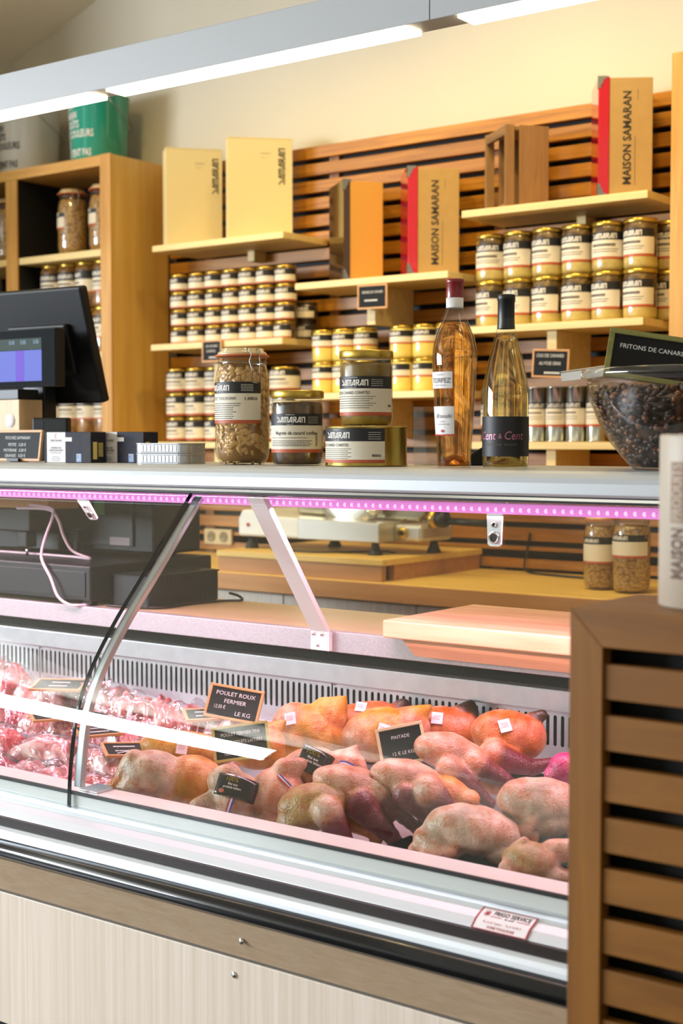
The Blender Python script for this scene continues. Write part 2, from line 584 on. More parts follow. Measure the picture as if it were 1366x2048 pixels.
# ---------------------------------------------------------------- wall shelves, each a board on one fin bracket
SHELVES = [
    ('pale wooden wall shelf carrying the two cream cartons', -3.650, -3.040, 1.958, None),
    ('pale wooden wall shelf under the small stacked jars', -3.660, -3.045, 1.603, -3.36),
    ('pale wooden wall shelf under the stacked tall jars, behind the bean jar', -3.660, -3.045, 1.250, -3.36),
    ('pale wooden wall shelf carrying the brown box and a red kraft box', -2.990, -2.385, 1.780, -2.695),
    ('pale wooden wall shelf under the jars of yellow fat', -2.990, -2.385, 1.412, -2.695),
    ('pale wooden wall shelf carrying the slatted crate and the highest red box', -2.336, -1.722, 1.958, None),
    ('pale wooden wall shelf under the two rows of confit jars', -2.310, -1.732, 1.603, -2.036),
    ('pale wooden wall shelf under the tall silver cans', -2.310, -1.732, 1.250, -2.036),
]
for lab, x0, x1, z, fin in SHELVES:
    t = thing('wall_shelf', lab, 'shelf', ((x0 + x1) / 2, 3.99, z - 0.022), group='shelves on the slatted wall')
    bx('board', (x0, 3.75, z - 0.022, x1, 3.998, z), M_shelf, t, world=True, bevel=0.0015)
    if fin is not None:
        bx('bracket', (fin - 0.015, 3.775, z - 0.15, fin + 0.017, 3.998, z - 0.0225), M_shelf, t, world=True, bevel=0.001)
    else:
        bx('bracket', (x0 + 0.3, 3.93, z - 0.06, x0 + 0.33, 3.998, z - 0.0225), M_shelf, t, world=True, bevel=0.001)

# ---------------------------------------------------------------- bench along the back wall
bench = thing('wall_bench', 'long yellow topped wooden work bench along the slatted wall', 'counter', (-2.4, 3.7, 0))
W = dict(parent=bench, world=True)
bx('worktop', (-3.80, 3.41, 0.79, -1.0, 3.998, 0.836), M_benchtop, bevel=0.002, **W)
bx('front_edge', (-3.80, 3.40, 0.782, -1.0, 3.411, 0.834), M_bench, bevel=0.001, **W)
for x in (-3.8, -3.3, -2.8, -2.3, -1.8, -1.3):
    d = bx('door', (x + 0.003, 3.452, 0.10, x + 0.497 if x < -1.4 else -1.0, 3.47, 0.772), M_lam, bevel=0.001, **W)
bx('carcass', (-3.80, 3.472, 0.08, -1.0, 3.99, 0.79), M_dark2, **W)
pl = thing('slicer_platform', 'raised wooden platform under the slicer on the bench', 'platform', (-2.72, 3.7, 0.836))
W = dict(parent=pl, world=True)
bx('top', (-3.052, 3.42, 0.884, -2.397, 3.985, 0.903), M_benchtop, bevel=0.002, **W)
bx('front_board', (-3.046, 3.424, 0.8365, -2.404, 3.446, 0.8838), M_bench, bevel=0.001, **W)
bx('side_board', (-2.426, 3.49, 0.8365, -2.404, 3.98, 0.8838), M_bench, bevel=0.001, **W)
bx('side_board', (-3.046, 3.447, 0.8365, -3.024, 3.98, 0.8838), M_bench, bevel=0.001, **W)

# ---------------------------------------------------------------- pendant lamp over the counter
M_pend = plain('pendant_grey', '#a6a8aa', 0.4)
M_diff = plain('lamp_diffuser', '#fff6e4', 0.4, emit=9.0, ecol=(1.0, 0.86, 0.60, 1))
lamp = thing('pendant_lamp', 'long white linear pendant lamp with glowing strips above the counter', 'lamp', (-2.2, 2.235, 2.012))
W = dict(parent=lamp, world=True)
h = MB().box(-5.0, 2.200, 2.016, -0.40, 2.262, 2.098)
h.build('housing', M_pend, bevel=0.002, **W)
for x0, x1 in ((-3.25, -2.334), (-2.279, -1.497), (-1.382, -0.45), (-4.3, -3.36)):
    bx('diffuser', (x0, 2.2025, 2.010, x1, 2.2595, 2.0165), M_diff, **W)
M_up = plain('added_glow', '#fff6e4', 0.4, emit=15.0, ecol=(1.0, 0.85, 0.60, 1))  # unseen glowing strip, added on the housing to brighten upper wall and ceiling
bx('added_uplight', (-4.7, 2.212, 2.0982, -0.5, 2.250, 2.1010), M_up, **W)
for x in (-2.9, -1.1):
    MB().tube([(x, 2.232, 2.098), (x, 2.232, 3.80 if x > -1.9 else 3.44)], 0.002, 6).build('suspension_wire', M_chrome, **W)
bx('end_seam', (-1.4415, 2.1993, 2.0165, -1.4400, 2.2000, 2.0975), M_greyink, **W)

# ---------------------------------------------------------------- refrigerated display case
X0, X1 = -3.7, 0.5
case = thing('display_case', 'refrigerated butcher display case with curved glass front and pale laminate base', 'display case', (-1.6, 2.0, 0))
W = dict(parent=case, world=True)
# top shelf the goods stand on
pr = [(2.47, 1.204), (2.062, 1.204), (2.050, 1.203), (2.040, 1.199), (2.033, 1.192), (2.030, 1.184), (2.030, 1.166), (2.034, 1.162), (2.47, 1.162)]
MB().prism(pr, X0, X1, smooth=False).build('counter_top', M_top, bevel=0.001, **W)
bx('top_groove', (X0, 2.038, 1.152, X1, 2.075, 1.162), M_dark, **W)
bx('top_lip', (X0, 2.034, 1.1555, X1, 2.038, 1.160), M_chrome, **W)
bx('top_underside', (X0, 2.075, 1.147, X1, 2.44, 1.162), M_galv, **W)
# pink lamp tube under the top
M_led = plain('pink_led', '#a05090', 0.4, emit=1.0, ecol=(0.72, 0.22, 0.62, 1))
M_bead = plain('pink_led_bead', '#a05090', 0.4, emit=1.6, ecol=(0.95, 0.45, 0.9, 1))
led = MB()
led.prism([(2.098, 1.1275), (2.114, 1.1275), (2.118, 1.135), (2.114, 1.1465), (2.098, 1.1465), (2.094, 1.135)], X0 + 0.02, X1 - 0.02)
led.build('led_tube', M_led, **W)
ld = bpy.data.lights.new('led_light', 'AREA')   # the tube's own light
ld.shape = 'RECTANGLE'; ld.size = 4.0; ld.size_y = 0.03
ld.energy = 24; ld.color = (1.0, 0.56, 0.71)
lo = bpy.data.objects.new('led_light', ld)
lo.location = (-1.6, 2.104, 1.126); lo.rotation_euler = (R(10), 0, 0); ld.spread = R(140)
col.objects.link(lo)
lb = MB()
x = X0 + 0.05
while x < X1 - 0.05:
    lb.ball((x, 2.096, 1.135), 0.0042, 6, 4); x += 0.016
tag(lb.build('led_beads', M_bead, **W), kind='stuff')
# curved glass panes
GP = [(2.052, 1.150), (1.990, 1.081), (1.920, 1.003), (1.860, 0.938), (1.820, 0.890), (1.790, 0.849), (1.768, 0.812), (1.752, 0.775), (1.742, 0.738), (1.735, 0.695), (1.729, 0.645), (1.7265, 0.592)]


def offset_profile(p, d):
    out = []
    for i, q in enumerate(p):
        a = Vector(p[max(i - 1, 0)]); b = Vector(p[min(i + 1, len(p) - 1)])
        t = (b - a).normalized()
        n = Vector((t.y, -t.x))
        out.append((q[0] + n.x * d, q[1] + n.y * d))
    return out


M_edge = plain('glass_edge', '#04110f', 0.15)
def fine(p, k=5):
    out = []
    P = [Vector(q) for q in p]
    for i in range(len(P) - 1):
        a, b, c2, d2 = P[max(i - 1, 0)], P[i], P[i + 1], P[min(i + 2, len(P) - 1)]
        for j in range(k):
            t = j / k
            q = 0.5 * (2 * b + (c2 - a) * t + (2 * a - 5 * b + 4 * c2 - d2) * t * t + (3 * b - a - 3 * c2 + d2) * t ** 3)
            out.append((q.x, q.y))
    out.append(tuple(P[-1]))
    return out


GF = fine(GP)
inner = offset_profile(GF, -0.005)
for xa, xb in ((-1.9, X1), (X0, -1.9005)):
    g = MB()
    n = len(GF)
    g.prism(GF + inner[::-1], xa, xb, smooth=True, caps=False)
    pane = g.build('glass_pane', M_pane, **W)
    if xa != -1.9: continue
    e = MB()
    poly = GF + inner[::-1]
    e.prism(poly, -1.9003, -1.8955)
    e.build('glass_edge', M_edge, pane, world=False)
bx('glass_bottom_edge', (X0, 1.7193, 0.5900, X1, 1.7208, 0.5912), M_edge, **W)
# chrome post behind the seam
pi, po = offset_profile(GF, -0.007), offset_profile(GF, -0.019)
k = [i for i, q in enumerate(pi) if q[1] > 0.628]
pi, po = [pi[i] for i in k], [po[i] for i in k]
post = MB().prism(pi + po[::-1], -1.892, -1.874).build('glass_post', M_alu, bevel=0.002, **W)
po2 = offset_profile(GF, -0.0195)
MB().ball((-1.883, 1.752, 0.652), 0.005, 8, 5).build('screw', M_chrome, post)
bx('foot_plate', (-1.897, 1.752, 0.6235, -1.85, 1.80, 0.626), M_chrome, post)
# hanging glass holders
for x, tilt in ((-2.247, 38), (-1.234, 0)):
    mx = Matrix.Translation((x, 2.092, 1.1285)) @ Matrix.Rotation(R(tilt), 4, 'X')
    b = MB()
    b.prism([(-0.015, 0.0), (-0.013, -0.052), (-0.009, -0.056), (0.009, -0.056), (0.013, -0.052), (0.015, 0.0)], -0.002, 0.002, axis='Y')
    b.v = [tuple(mx @ Vector(q)) for q in b.v]
    hb = b.build('glass_holder', M_white, **W)
    r = MB()
    for (zc, rr, t) in ((-0.041, 0.0088, 0.0022), (-0.019, 0.004, 0.0014)):
        r.tube([mx @ Vector((rr * math.cos(a), -0.0035, zc + rr * math.sin(a))) for a in [2 * math.pi * i / 20 for i in range(20)]], t, 6, closed=True)
        r.lathe([(0.0, 0.0), (rr, 0.0)], 16, m=1, mx=mx @ Matrix.Translation((0, -0.0026, zc)) @ Matrix.Rotation(R(90), 4, 'X'), caps=False)
    r.build('ring', [M_chrome, M_dark], hb)
# diagonal brace from the top to the deck
bp = MB().prism([(2.066, 1.147), (2.082, 1.147), (2.279, 0.870), (2.2795, 0.829), (2.267, 0.829), (2.267, 0.868)], -1.768, -1.727)
br = bp.build('brace', M_white, bevel=0.001, **W)
bx('brace_flange', (-1.7268, 2.268, 0.829, -1.722, 2.279, 0.866), M_white, br)
for x, z in ((-1.760, 0.862), (-1.738, 0.862), (-1.749, 0.840)):
    MB().ball((x, 2.2655, z), 0.0042, 8, 5).build('screw', M_chrome, br)
# service deck
bx('deck', (X0, 2.282, 0.856, X1, 2.592, 0.868), M_deck, bevel=0.001, **W)
bx('deck_edge', (X0, 2.280, 0.826, X1, 2.302, 0.8682), M_galv, bevel=0.0015, **W)
bx('deck_back', (X0, 2.56, 0.30, X1, 2.592, 0.856), M_dark2, **W)
# ventilated back
ZV0, ZV1 = 0.648, 0.748
cellw, sw, s0, s1 = 0.0156, 0.0036, 0.679, 0.738


def vent_mesh(n):
    b = MB()
    for i in range(n):
        xa, xb = i * cellw, (i + 1) * cellw
        xc = (xa + xb) / 2
        arcL = [(xc, s0)] + [(xc - sw * math.sin(a), s0 + sw - sw * math.cos(a)) for a in (R(45), R(90))] + [(xc - sw * math.sin(a), s1 - sw - sw * math.cos(a)) for a in (R(90), R(135))] + [(xc, s1)]
        for sgn, xo in ((1, xa), (-1, xb)):
            pts = [(xo, ZV0), (xc, ZV0)] + [(xc + sgn * (px - xc), pz) for px, pz in arcL] + [(xc, ZV1), (xo, ZV1)]
            q = len(b.v)
            b.v += [(px, 0.0, pz) for px, pz in pts]
            b.face([q + j for j in (range(len(pts)) if sgn == 1 else reversed(range(len(pts))))])
    return b.mesh('vent_panel', M_ventm)


vm = vent_mesh(58)
wv = 58 * cellw
for i in range(-1, 4):
    xs = -1.783 + (i - 1) * (wv + 0.004)
    if xs + wv > X1: continue
    o = link('vent_panel', vm, case, loc=(xs, 2.362, 0), world=True)
    s = o.modifiers.new('thickness', 'SOLIDIFY'); s.thickness = 0.002
    MB().ball((xs + 0.004, 2.3605, 0.744), 0.003, 6, 4).build('screw', M_chrome, o, loc=(-xs, -2.362, 0))
bx('vent_rail', (X0, 2.340, 0.7485, X1, 2.372, 0.790), M_ventm, bevel=0.003, **W)
bx('vent_backing', (X0, 2.385, 0.56, X1, 2.40, 0.826), M_black, **W)
bx('vent_sill', (X0, 2.345, 0.628, X1, 2.384, 0.6475), M_ventm, **W)
# trays, ledge, front rails
MB().prism([(1.80, 0.545), (2.384, 0.570), (2.384, 0.585), (1.80, 0.560)], X0, X1).build('display_pan', M_ventm, **W)
bx('front_ledge', (X0, 1.737, 0.548, X1, 1.800, 0.6225), M_ledge, bevel=0.004, **W)
bx('seal', (X0, 1.7318, 0.6195, X1, 1.7368, 0.6255), M_rubber, **W)
MB().prism([(1.7365, 0.5970), (1.7210, 0.5970), (1.7210, 0.5915), (1.706, 0.5895), (1.690, 0.5835), (1.681, 0.576), (1.677, 0.5725), (1.7365, 0.5725)], X0, X1, smooth=False).build('front_rail', M_rail, bevel=0.0015, **W)
bx('glass_channel', (X0, 1.7212, 0.5915, X1, 1.7255, 0.5985), M_alu, **W)
bx('brown_band', (X0, 1.671, 0.5565, X1, 1.7365, 0.5723), M_brown, **W)
MB().prism([(1.7365, 0.5563), (1.669, 0.5563), (1.662, 0.5525), (1.658, 0.546), (1.657, 0.538), (1.7365, 0.538)], X0, X1).build('lower_rail', M_rail, bevel=0.0015, **W)
bpr = [(1.70, 0.5378)] + [(1.655 - 0.021 * math.sin(a) * (1.0 if a < 2 else 0.9), 0.5215 + 0.0163 * math.cos(a)) for a in [math.pi * i / 10 for i in range(11)]] + [(1.70, 0.505)]
MB().prism(bpr, X0, X1, smooth=True).build('bumper', M_bumper, **W)
MB().prism([(1.650, 0.5048), (1.687, 0.4320), (1.70, 0.4320), (1.70, 0.5048)], X0, X1).build('upper_fascia', M_lamshade, **W)
bx('joint_strip', (X0, 1.6862, 0.4285, X1, 1.70, 0.4318), M_greyink, **W)
bx('front_panel', (X0, 1.684, 0.185, X1, 1.702, 0.4283), M_lam, bevel=0.001, **W)
bx('carcass', (X0, 1.703, 0.185, X1, 2.558, 0.544), M_dark2, **W)
bx('plinth', (X0, 1.76, 0.0, X1, 2.55, 0.184), M_black, **W)
for x, y, z in ((-1.437, 1.6665, 0.468), (-1.468, 1.6845, 0.402)):
    MB().lathe([(0.0055, 0), (0.0055, 0.002), (0.004, 0.0035), (0, 0.0042)], 10, mx=Matrix.Translation((x, y, z)) @ Matrix.Rotation(R(90), 4, 'X')).build('screw', M_chrome, **W)
# service sticker on the front rail
M_paper = plain('sticker_white', '#ece9ea', 0.4)
M_red = plain('print_red', '#b01c28', 0.5)


def rail(x, y):  # maps sticker coordinates onto the sloping rail face
    return (-1.029 + x, 1.7045 - (0.041 - y) * 0.63 if False else 1.6735 + y * 0.50, 0.5735 + y * 0.50)


def onrail(x, y):
    p = [(0.0, 1.6765, 0.5728), (0.007, 1.6803, 0.5763), (0.017, 1.6893, 0.5838), (0.033, 1.7055, 0.5901), (0.041, 1.7135, 0.5925)]
    for (a, b) in zip(p, p[1:]):
        if y <= b[0] or b is p[-1]:
            t = (y - a[0]) / (b[0] - a[0])
            yy, zz = a[1] + (b[1] - a[1]) * t, a[2] + (b[2] - a[2]) * t
            break
    return (-1.024 + x, yy - 0.0006, zz + 0.0006)


st = MB().grid(lambda u, v: onrail(u * 0.088, v * 0.040), 4, 8).build('service_sticker', M_paper, **W)
st['label'] = 'white and red service sticker'
SHIFT = lambda f: (lambda x, y: (f(x, y)[0], f(x, y)[1] - 0.0004, f(x, y)[2] + 0.0004))
B = SHIFT(onrail)
fr = []
for (a, b_, c_, d_) in ((0, 0, 0.088, 0.0016), (0, 0.0384, 0.088, 0.04), (0, 0, 0.0022, 0.04), (0.0858, 0, 0.088, 0.04), (0.02, 0.0235, 0.038, 0.0247), (0.062, 0.0235, 0.082, 0.0247)):
    n = 8
    vv, ff = [], []
    for i in range(n + 1):
        y = b_ + (d_ - b_) * i / n
        vv += [(a, y), (c_, y)]
    for i in range(n):
        ff.append((2 * i, 2 * i + 1, 2 * i + 3, 2 * i + 2))
    fr.append((vv, ff))
for i in range(8):
    a = math.pi * i / 4
    x, y = 0.013, 0.0285
    d = Vector((math.cos(a), math.sin(a))); n = Vector((-d.y, d.x)) * 0.0006
    fr.append(([(x + n.x, y + n.y), (x - n.x, y - n.y), (x - n.x + d.x * 0.006, y - n.y + d.y * 0.006), (x + n.x + d.x * 0.006, y + n.y + d.y * 0.006)], [(0, 1, 2, 3)]))
fr.append(shift(text2d('45, rue de Cugnaux  -  Tel. 61 42 08 10', 0.0042, 0.9), 0.044, 0.0125, 'C'))
fr.append(shift(text2d('31300 TOULOUSE', 0.0058, 0.95, 0.02), 0.045, 0.005, 'C'))
lettering('sticker_print', fr, M_red, st, B)
lettering('sticker_print', [shift(text2d('FRIGO SERVICE', 0.0105, 0.82, 0.02), 0.052, 0.0275, 'C'), shift(text2d('du midi', 0.005, 1.0, 0.02), 0.050, 0.0222, 'C')], M_ink, st, B)
# ---------------------------------------------------------------- preserves
def mottled(name, c1, c2, scale, rough=0.35, coat=1.0, kind='noise', c3=None, pos=(0.35, 0.65)):
    m, nt, b = new_mat(name)
    L = nt.links.new
    tc = nt.nodes.new('ShaderNodeTexCoord')
    if kind == 'beans':
        mp = nt.nodes.new('ShaderNodeMapping'); mp.inputs['Scale'].default_value = (1, 1, 1.6)
        L(tc.outputs['Object'], mp.inputs['Vector'])
        nz = nt.nodes.new('ShaderNodeTexVoronoi'); nz.inputs['Scale'].default_value = scale; nz.inputs['Randomness'].default_value = 1.0
        L(mp.outputs[0], nz.inputs['Vector'])
        fac = nz.outputs['Distance']
    else:
        nz = nt.nodes.new('ShaderNodeTexNoise'); nz.inputs['Scale'].default_value = scale; nz.inputs['Detail'].default_value = 4
        L(tc.outputs['Object'], nz.inputs['Vector'])
        fac = nz.outputs['Fac']
    rp = nt.nodes.new('ShaderNodeValToRGB')
    rp.color_ramp.elements[0].color = srgb(c1); rp.color_ramp.elements[1].color = srgb(c2)
    rp.color_ramp.elements[0].position, rp.color_ramp.elements[1].position = pos
    if c3:
        e = rp.color_ramp.elements.new(sum(pos) / 2); e.color = srgb(c3)
    L(fac, rp.inputs['Fac']); L(rp.outputs['Color'], b.inputs['Base Color'])
    b.inputs['Roughness'].default_value = rough
    b.inputs['Coat Weight'].default_value = coat; b.inputs['Coat Roughness'].default_value = 0.03
    return m


M_pate = mottled('pate_in_glass', '#4a3524', '#7a5a3a', 60)
M_fat = mottled('yellow_fat_in_glass', '#d8bc4e', '#e6cf6c', 25, rough=0.5)
M_confit = mottled('confit_in_fat', '#3e2a12', '#8f7434', 34, c3='#5e4520')
M_palefat = mottled('pale_fat', '#a8904a', '#c8b264', 30)
M_darkpate = mottled('dark_pate', '#2a1c14', '#4a3424', 60)
M_cassoulet = mottled('beans_in_glass', '#c39a5c', '#7a5426', 95, kind='beans', pos=(0.15, 0.8))
M_brownstew = mottled('stew_in_glass', '#6b4420', '#a67a3c', 55)
M_tin = plain('tin_steel', '#b9bbb4', 0.2, 1.0)
M_tingold = plain('tin_gold', '#b8a052', 0.25, 1.0)


def band_label(r, a0, a1, bands, n=18):
    """bands: list of (z0, z1, mat index) -> one wrapped label mesh"""
    b = MB()
    for z0, z1, m in bands:
        b.lathe([(r, z0), (r, z1)], n, m=m, a0=a0, a1=a1)
    return b


LAB = [M_ink, M_cream, M_orange]


def make_jar(name, label, cat, r, h, body, bands, lid_h=0.010, lid_r=0.94, neck=0.93, face=-90, wide=95, group=None, logo=0.010, logo_z=None, lid=M_gold, glass_top=None, prints=True, fat_z=0):
    """a shelf jar: coated body, gold twist lid, wrapped label with the name in white"""
    t = thing(name, label, cat, (0, 0, 0), group=group)
    hb = h - lid_h
    prof = [(r * 0.86, 0.0), (r * 0.97, 0.004), (r, 0.010), (r, 0.032), (r, 0.0321), (r, hb * 0.86), (r * 0.97, hb * 0.93), (r * neck, hb * 0.97), (r * neck * 0.97, hb)]
    bb = MB().lathe([(a, z, 1) if z < fat_z else (a, z) for a, z in prof] if fat_z else prof, 28)
    bb.build('glass_body', [body, M_palefat] if fat_z else body, t)
    l = MB().lathe([(r * lid_r, hb - 0.001), (r * lid_r * 1.015, hb), (r * lid_r * 1.015, h - 0.003), (r * lid_r * 0.97, h - 0.0006), (r * lid_r * 0.9, h - 0.0006), (r * lid_r * 0.88, h - 0.0015), (0, h - 0.0015)], 28)
    l.build('lid', lid, t)
    a0, a1 = R(face - wide), R(face + wide)
    lb = band_label(r * 1.006, a0, a1, bands).build('paper_label', LAB, t)
    zb = [b for b in bands if b[2] == 0][0]
    g = logo2d(size=logo)
    e = extent(g)
    lz = logo_z if logo_z is not None else (zb[0] + zb[1]) / 2 - logo / 2
    lettering('lettering', shift(g, -r * 0.25, 0, 'C'), M_whiteink, lb, cyl(r * 1.013, R(face), lz))
    if prints:
        zc = [b for b in bands if b[2] == 1][0]
        hh = zc[1] - zc[0]
        rows = [(-r * 1.1, r * 0.5, zc[0] + hh * 0.62, hh * 0.16), (-r * 1.1, r * 0.7, zc[0] + hh * 0.42, hh * 0.05), (-r * 1.1, r * 0.6, zc[0] + hh * 0.28, hh * 0.05)]
        lettering('lettering', bars2d(rows), M_greyink, lb, cyl(r * 1.013, R(face), 0))
    return t


def spread(proto, spots, labels, used):
    for (x, y, z), lab in zip(spots, labels):
        rz = random.uniform(-0.45, 0.45)
        if not used:
            proto.location = (x, y, z); proto.rotation_euler = (0, 0, rz); proto['label'] = lab; used.append(1)
        else:
            copy_thing(proto, (x, y, z), lab, rz)


ORD = ['first', 'second', 'third', 'fourth', 'fifth', 'sixth', 'seventh']
# small jars, seven columns four high
h = 0.0635
small = make_jar('pate_jar', 'x', 'jar', 0.0385, h, M_pate, [(0.030, 0.050, 0), (0.010, 0.030, 1), (0.005, 0.010, 2)], lid_h=0.008, group='small stacked jars on the left shelf', logo=0.011, prints=False)
xs = [-3.600, -3.516, -3.433, -3.352, -3.272, -3.192, -3.111]
spots, labs = [], []
lev = ['bottom', 'second lowest', 'third lowest', 'top']
for k in range(4):
    for i, x in enumerate(xs):
        spots.append((x, 3.85 + random.uniform(-0.004, 0.004), 1.6035 + k * (h + 0.0004)))
        labs.append('small gold-lidded jar, %s layer, %s column from the left of the small-jar stack' % (lev[k], ORD[i]))
spread(small, spots, labs, [])
dk = make_jar('dark_pate_jar', 'x', 'jar', 0.0395, 0.066, M_darkpate, [(0.012, 0.034, 1), (0.034, 0.050, 0)], lid_h=0.008, lid=plain('dark_lid', '#2a241f', 0.4, 0.3), group='dark jars at the right end of the small jars', wide=60, prints=False)
spread(dk, [(-3.012 + -0.0, 3.93, 1.6035)], ['lower of two dark-lidded jars right of the small-jar stack'], [1]) if False else None
dk.location = (-3.085, 3.936, 1.6035); dk['label'] = 'lower of two dark-lidded jars at the right end of the small-jar shelf'
copy_thing(dk, (-3.085, 3.936, 1.6700), 'upper of two dark-lidded jars at the right end of the small-jar shelf', 0.3)

# taller jars below
h = 0.0885
tall = make_jar('terrine_jar', 'x', 'jar', 0.0455, h, M_pate, [(0.052, 0.076, 0), (0.014, 0.052, 1), (0.007, 0.014, 2)], lid_h=0.009, group='tall jars stacked on the lowest left shelf', logo=0.012)
spots, labs = [], []
for k in range(3):
    for i, x in enumerate((-3.606, -3.511, -3.418)):
        spots.append((x, 3.84, 1.2505 + k * (h + 0.0004)))
        labs.append('cream-labelled jar behind the bean jar, %s layer, %s column from the left' % (['bottom', 'middle', 'top'][k], ORD[i]))
spread(tall, spots, labs, [])
wide_ = make_jar('rillettes_jar', 'x', 'jar', 0.055, 0.086, M_pate, [(0.054, 0.074, 0), (0.012, 0.054, 1), (0.007, 0.012, 2)], lid_h=0.010, lid_r=0.86, neck=0.84, group='wide jars above the magret jar', logo=0.013)
spread(wide_, [(-3.105, 3.84, 1.2505), (-3.105, 3.84, 1.3369), (-3.105, 3.84, 1.4233)],
       ['lowest wide jar of the stack behind the magret jar', 'middle wide jar of the stack behind the magret jar', 'topmost wide cream-labelled jar seen just above the magret jar'], [])

# jars of yellow fat
h = 0.107
fat = make_jar('fat_jar', 'x', 'jar', 0.0405, h, M_fat, [(0.070, 0.090, 0), (0.052, 0.070, 1), (0.046, 0.052, 2)], lid_h=0.010, group='jars of yellow fat on the middle shelf', logo=0.010, prints=False)
spots, labs = [], []
for k in range(2):
    for i, x in enumerate((-2.935, -2.850, -2.762, -2.616, -2.527, -2.440)):
        spots.append((x, 3.84, 1.4125 + k * (h + 0.0004)))
        labs.append('yellow fat jar, %s row, %s of the %s three on the middle shelf' % (['lower', 'upper'][k], ['left', 'centre', 'right'][i % 3], ['left-hand', 'right-hand'][i // 3]))
spread(fat, spots, labs, [])

# confit jars in two rows
h = 0.1435
conf = make_jar('confit_jar', 'x', 'jar', 0.0485, h, M_confit, [(0.088, 0.112, 0), (0.040, 0.088, 1), (0.033, 0.040, 2)], lid_h=0.012, lid_r=1.0, neck=0.95, group='confit jars on the right shelf', logo=0.014, wide=80, fat_z=0.032)
spots, labs = [], []
for k in range(2):
    for i, (x, y) in enumerate(((-2.290, 3.855), (-2.189, 3.850), (-2.087, 3.845), (-1.984, 3.84), (-1.882, 3.835), (-1.779, 3.83), (-1.735, 3.93))):
        spots.append((x, y, 1.6035 + k * (h + 0.0005)))
        labs.append('gold-lidded confit jar, %s row of the right shelf, %s from the left' % (['lower', 'upper'][k], ORD[i]))
spread(conf, spots, labs, [])

# tall silver cans
t = thing('food_can', 'x', 'can', group='silver cans on the lowest right shelf')
r, h = 0.0315, 0.166
b = MB().lathe([(r * 0.97, 0), (r * 1.03, 0.001), (r * 1.03, 0.003), (r, 0.005), (r, h - 0.005), (r * 1.03, h - 0.003), (r * 1.03, h - 0.001), (r * 0.97, h), (r * 0.95, h - 0.003), (0, h - 0.003)], 28)
b.build('can_body', M_tin, t)
lb = band_label(r * 1.012, R(-90 - 100), R(-90 + 100), [(0.100, 0.119, 0), (0.052, 0.100, 1), (0.045, 0.052, 2)]).build('paper_label', LAB, t)
lettering('lettering', shift(logo2d(size=0.011), 0, 0, 'C'), M_whiteink, lb, cyl(r * 1.02, R(-90), 0.104))
lettering('lettering', bars2d([(-0.03, 0.02, 0.085, 0.005), (-0.03, 0.025, 0.075, 0.0015), (-0.03, 0.025, 0.068, 0.0015)]), M_greyink, lb, cyl(r * 1.02, R(-90), 0))
spread(t, [(-2.280, 3.84, 1.2505), (-2.120, 3.84, 1.2505), (-2.053, 3.84, 1.2505), (-1.985, 3.84, 1.2505), (-1.918, 3.84, 1.2505)],
       ['silver can between the two wine bottles, far left of its shelf', 'silver can just right of the white wine bottle', 'second silver can right of the white wine bottle', 'third silver can right of the white wine bottle, by the bowl', 'silver can hidden behind the plastic bowl'], [])


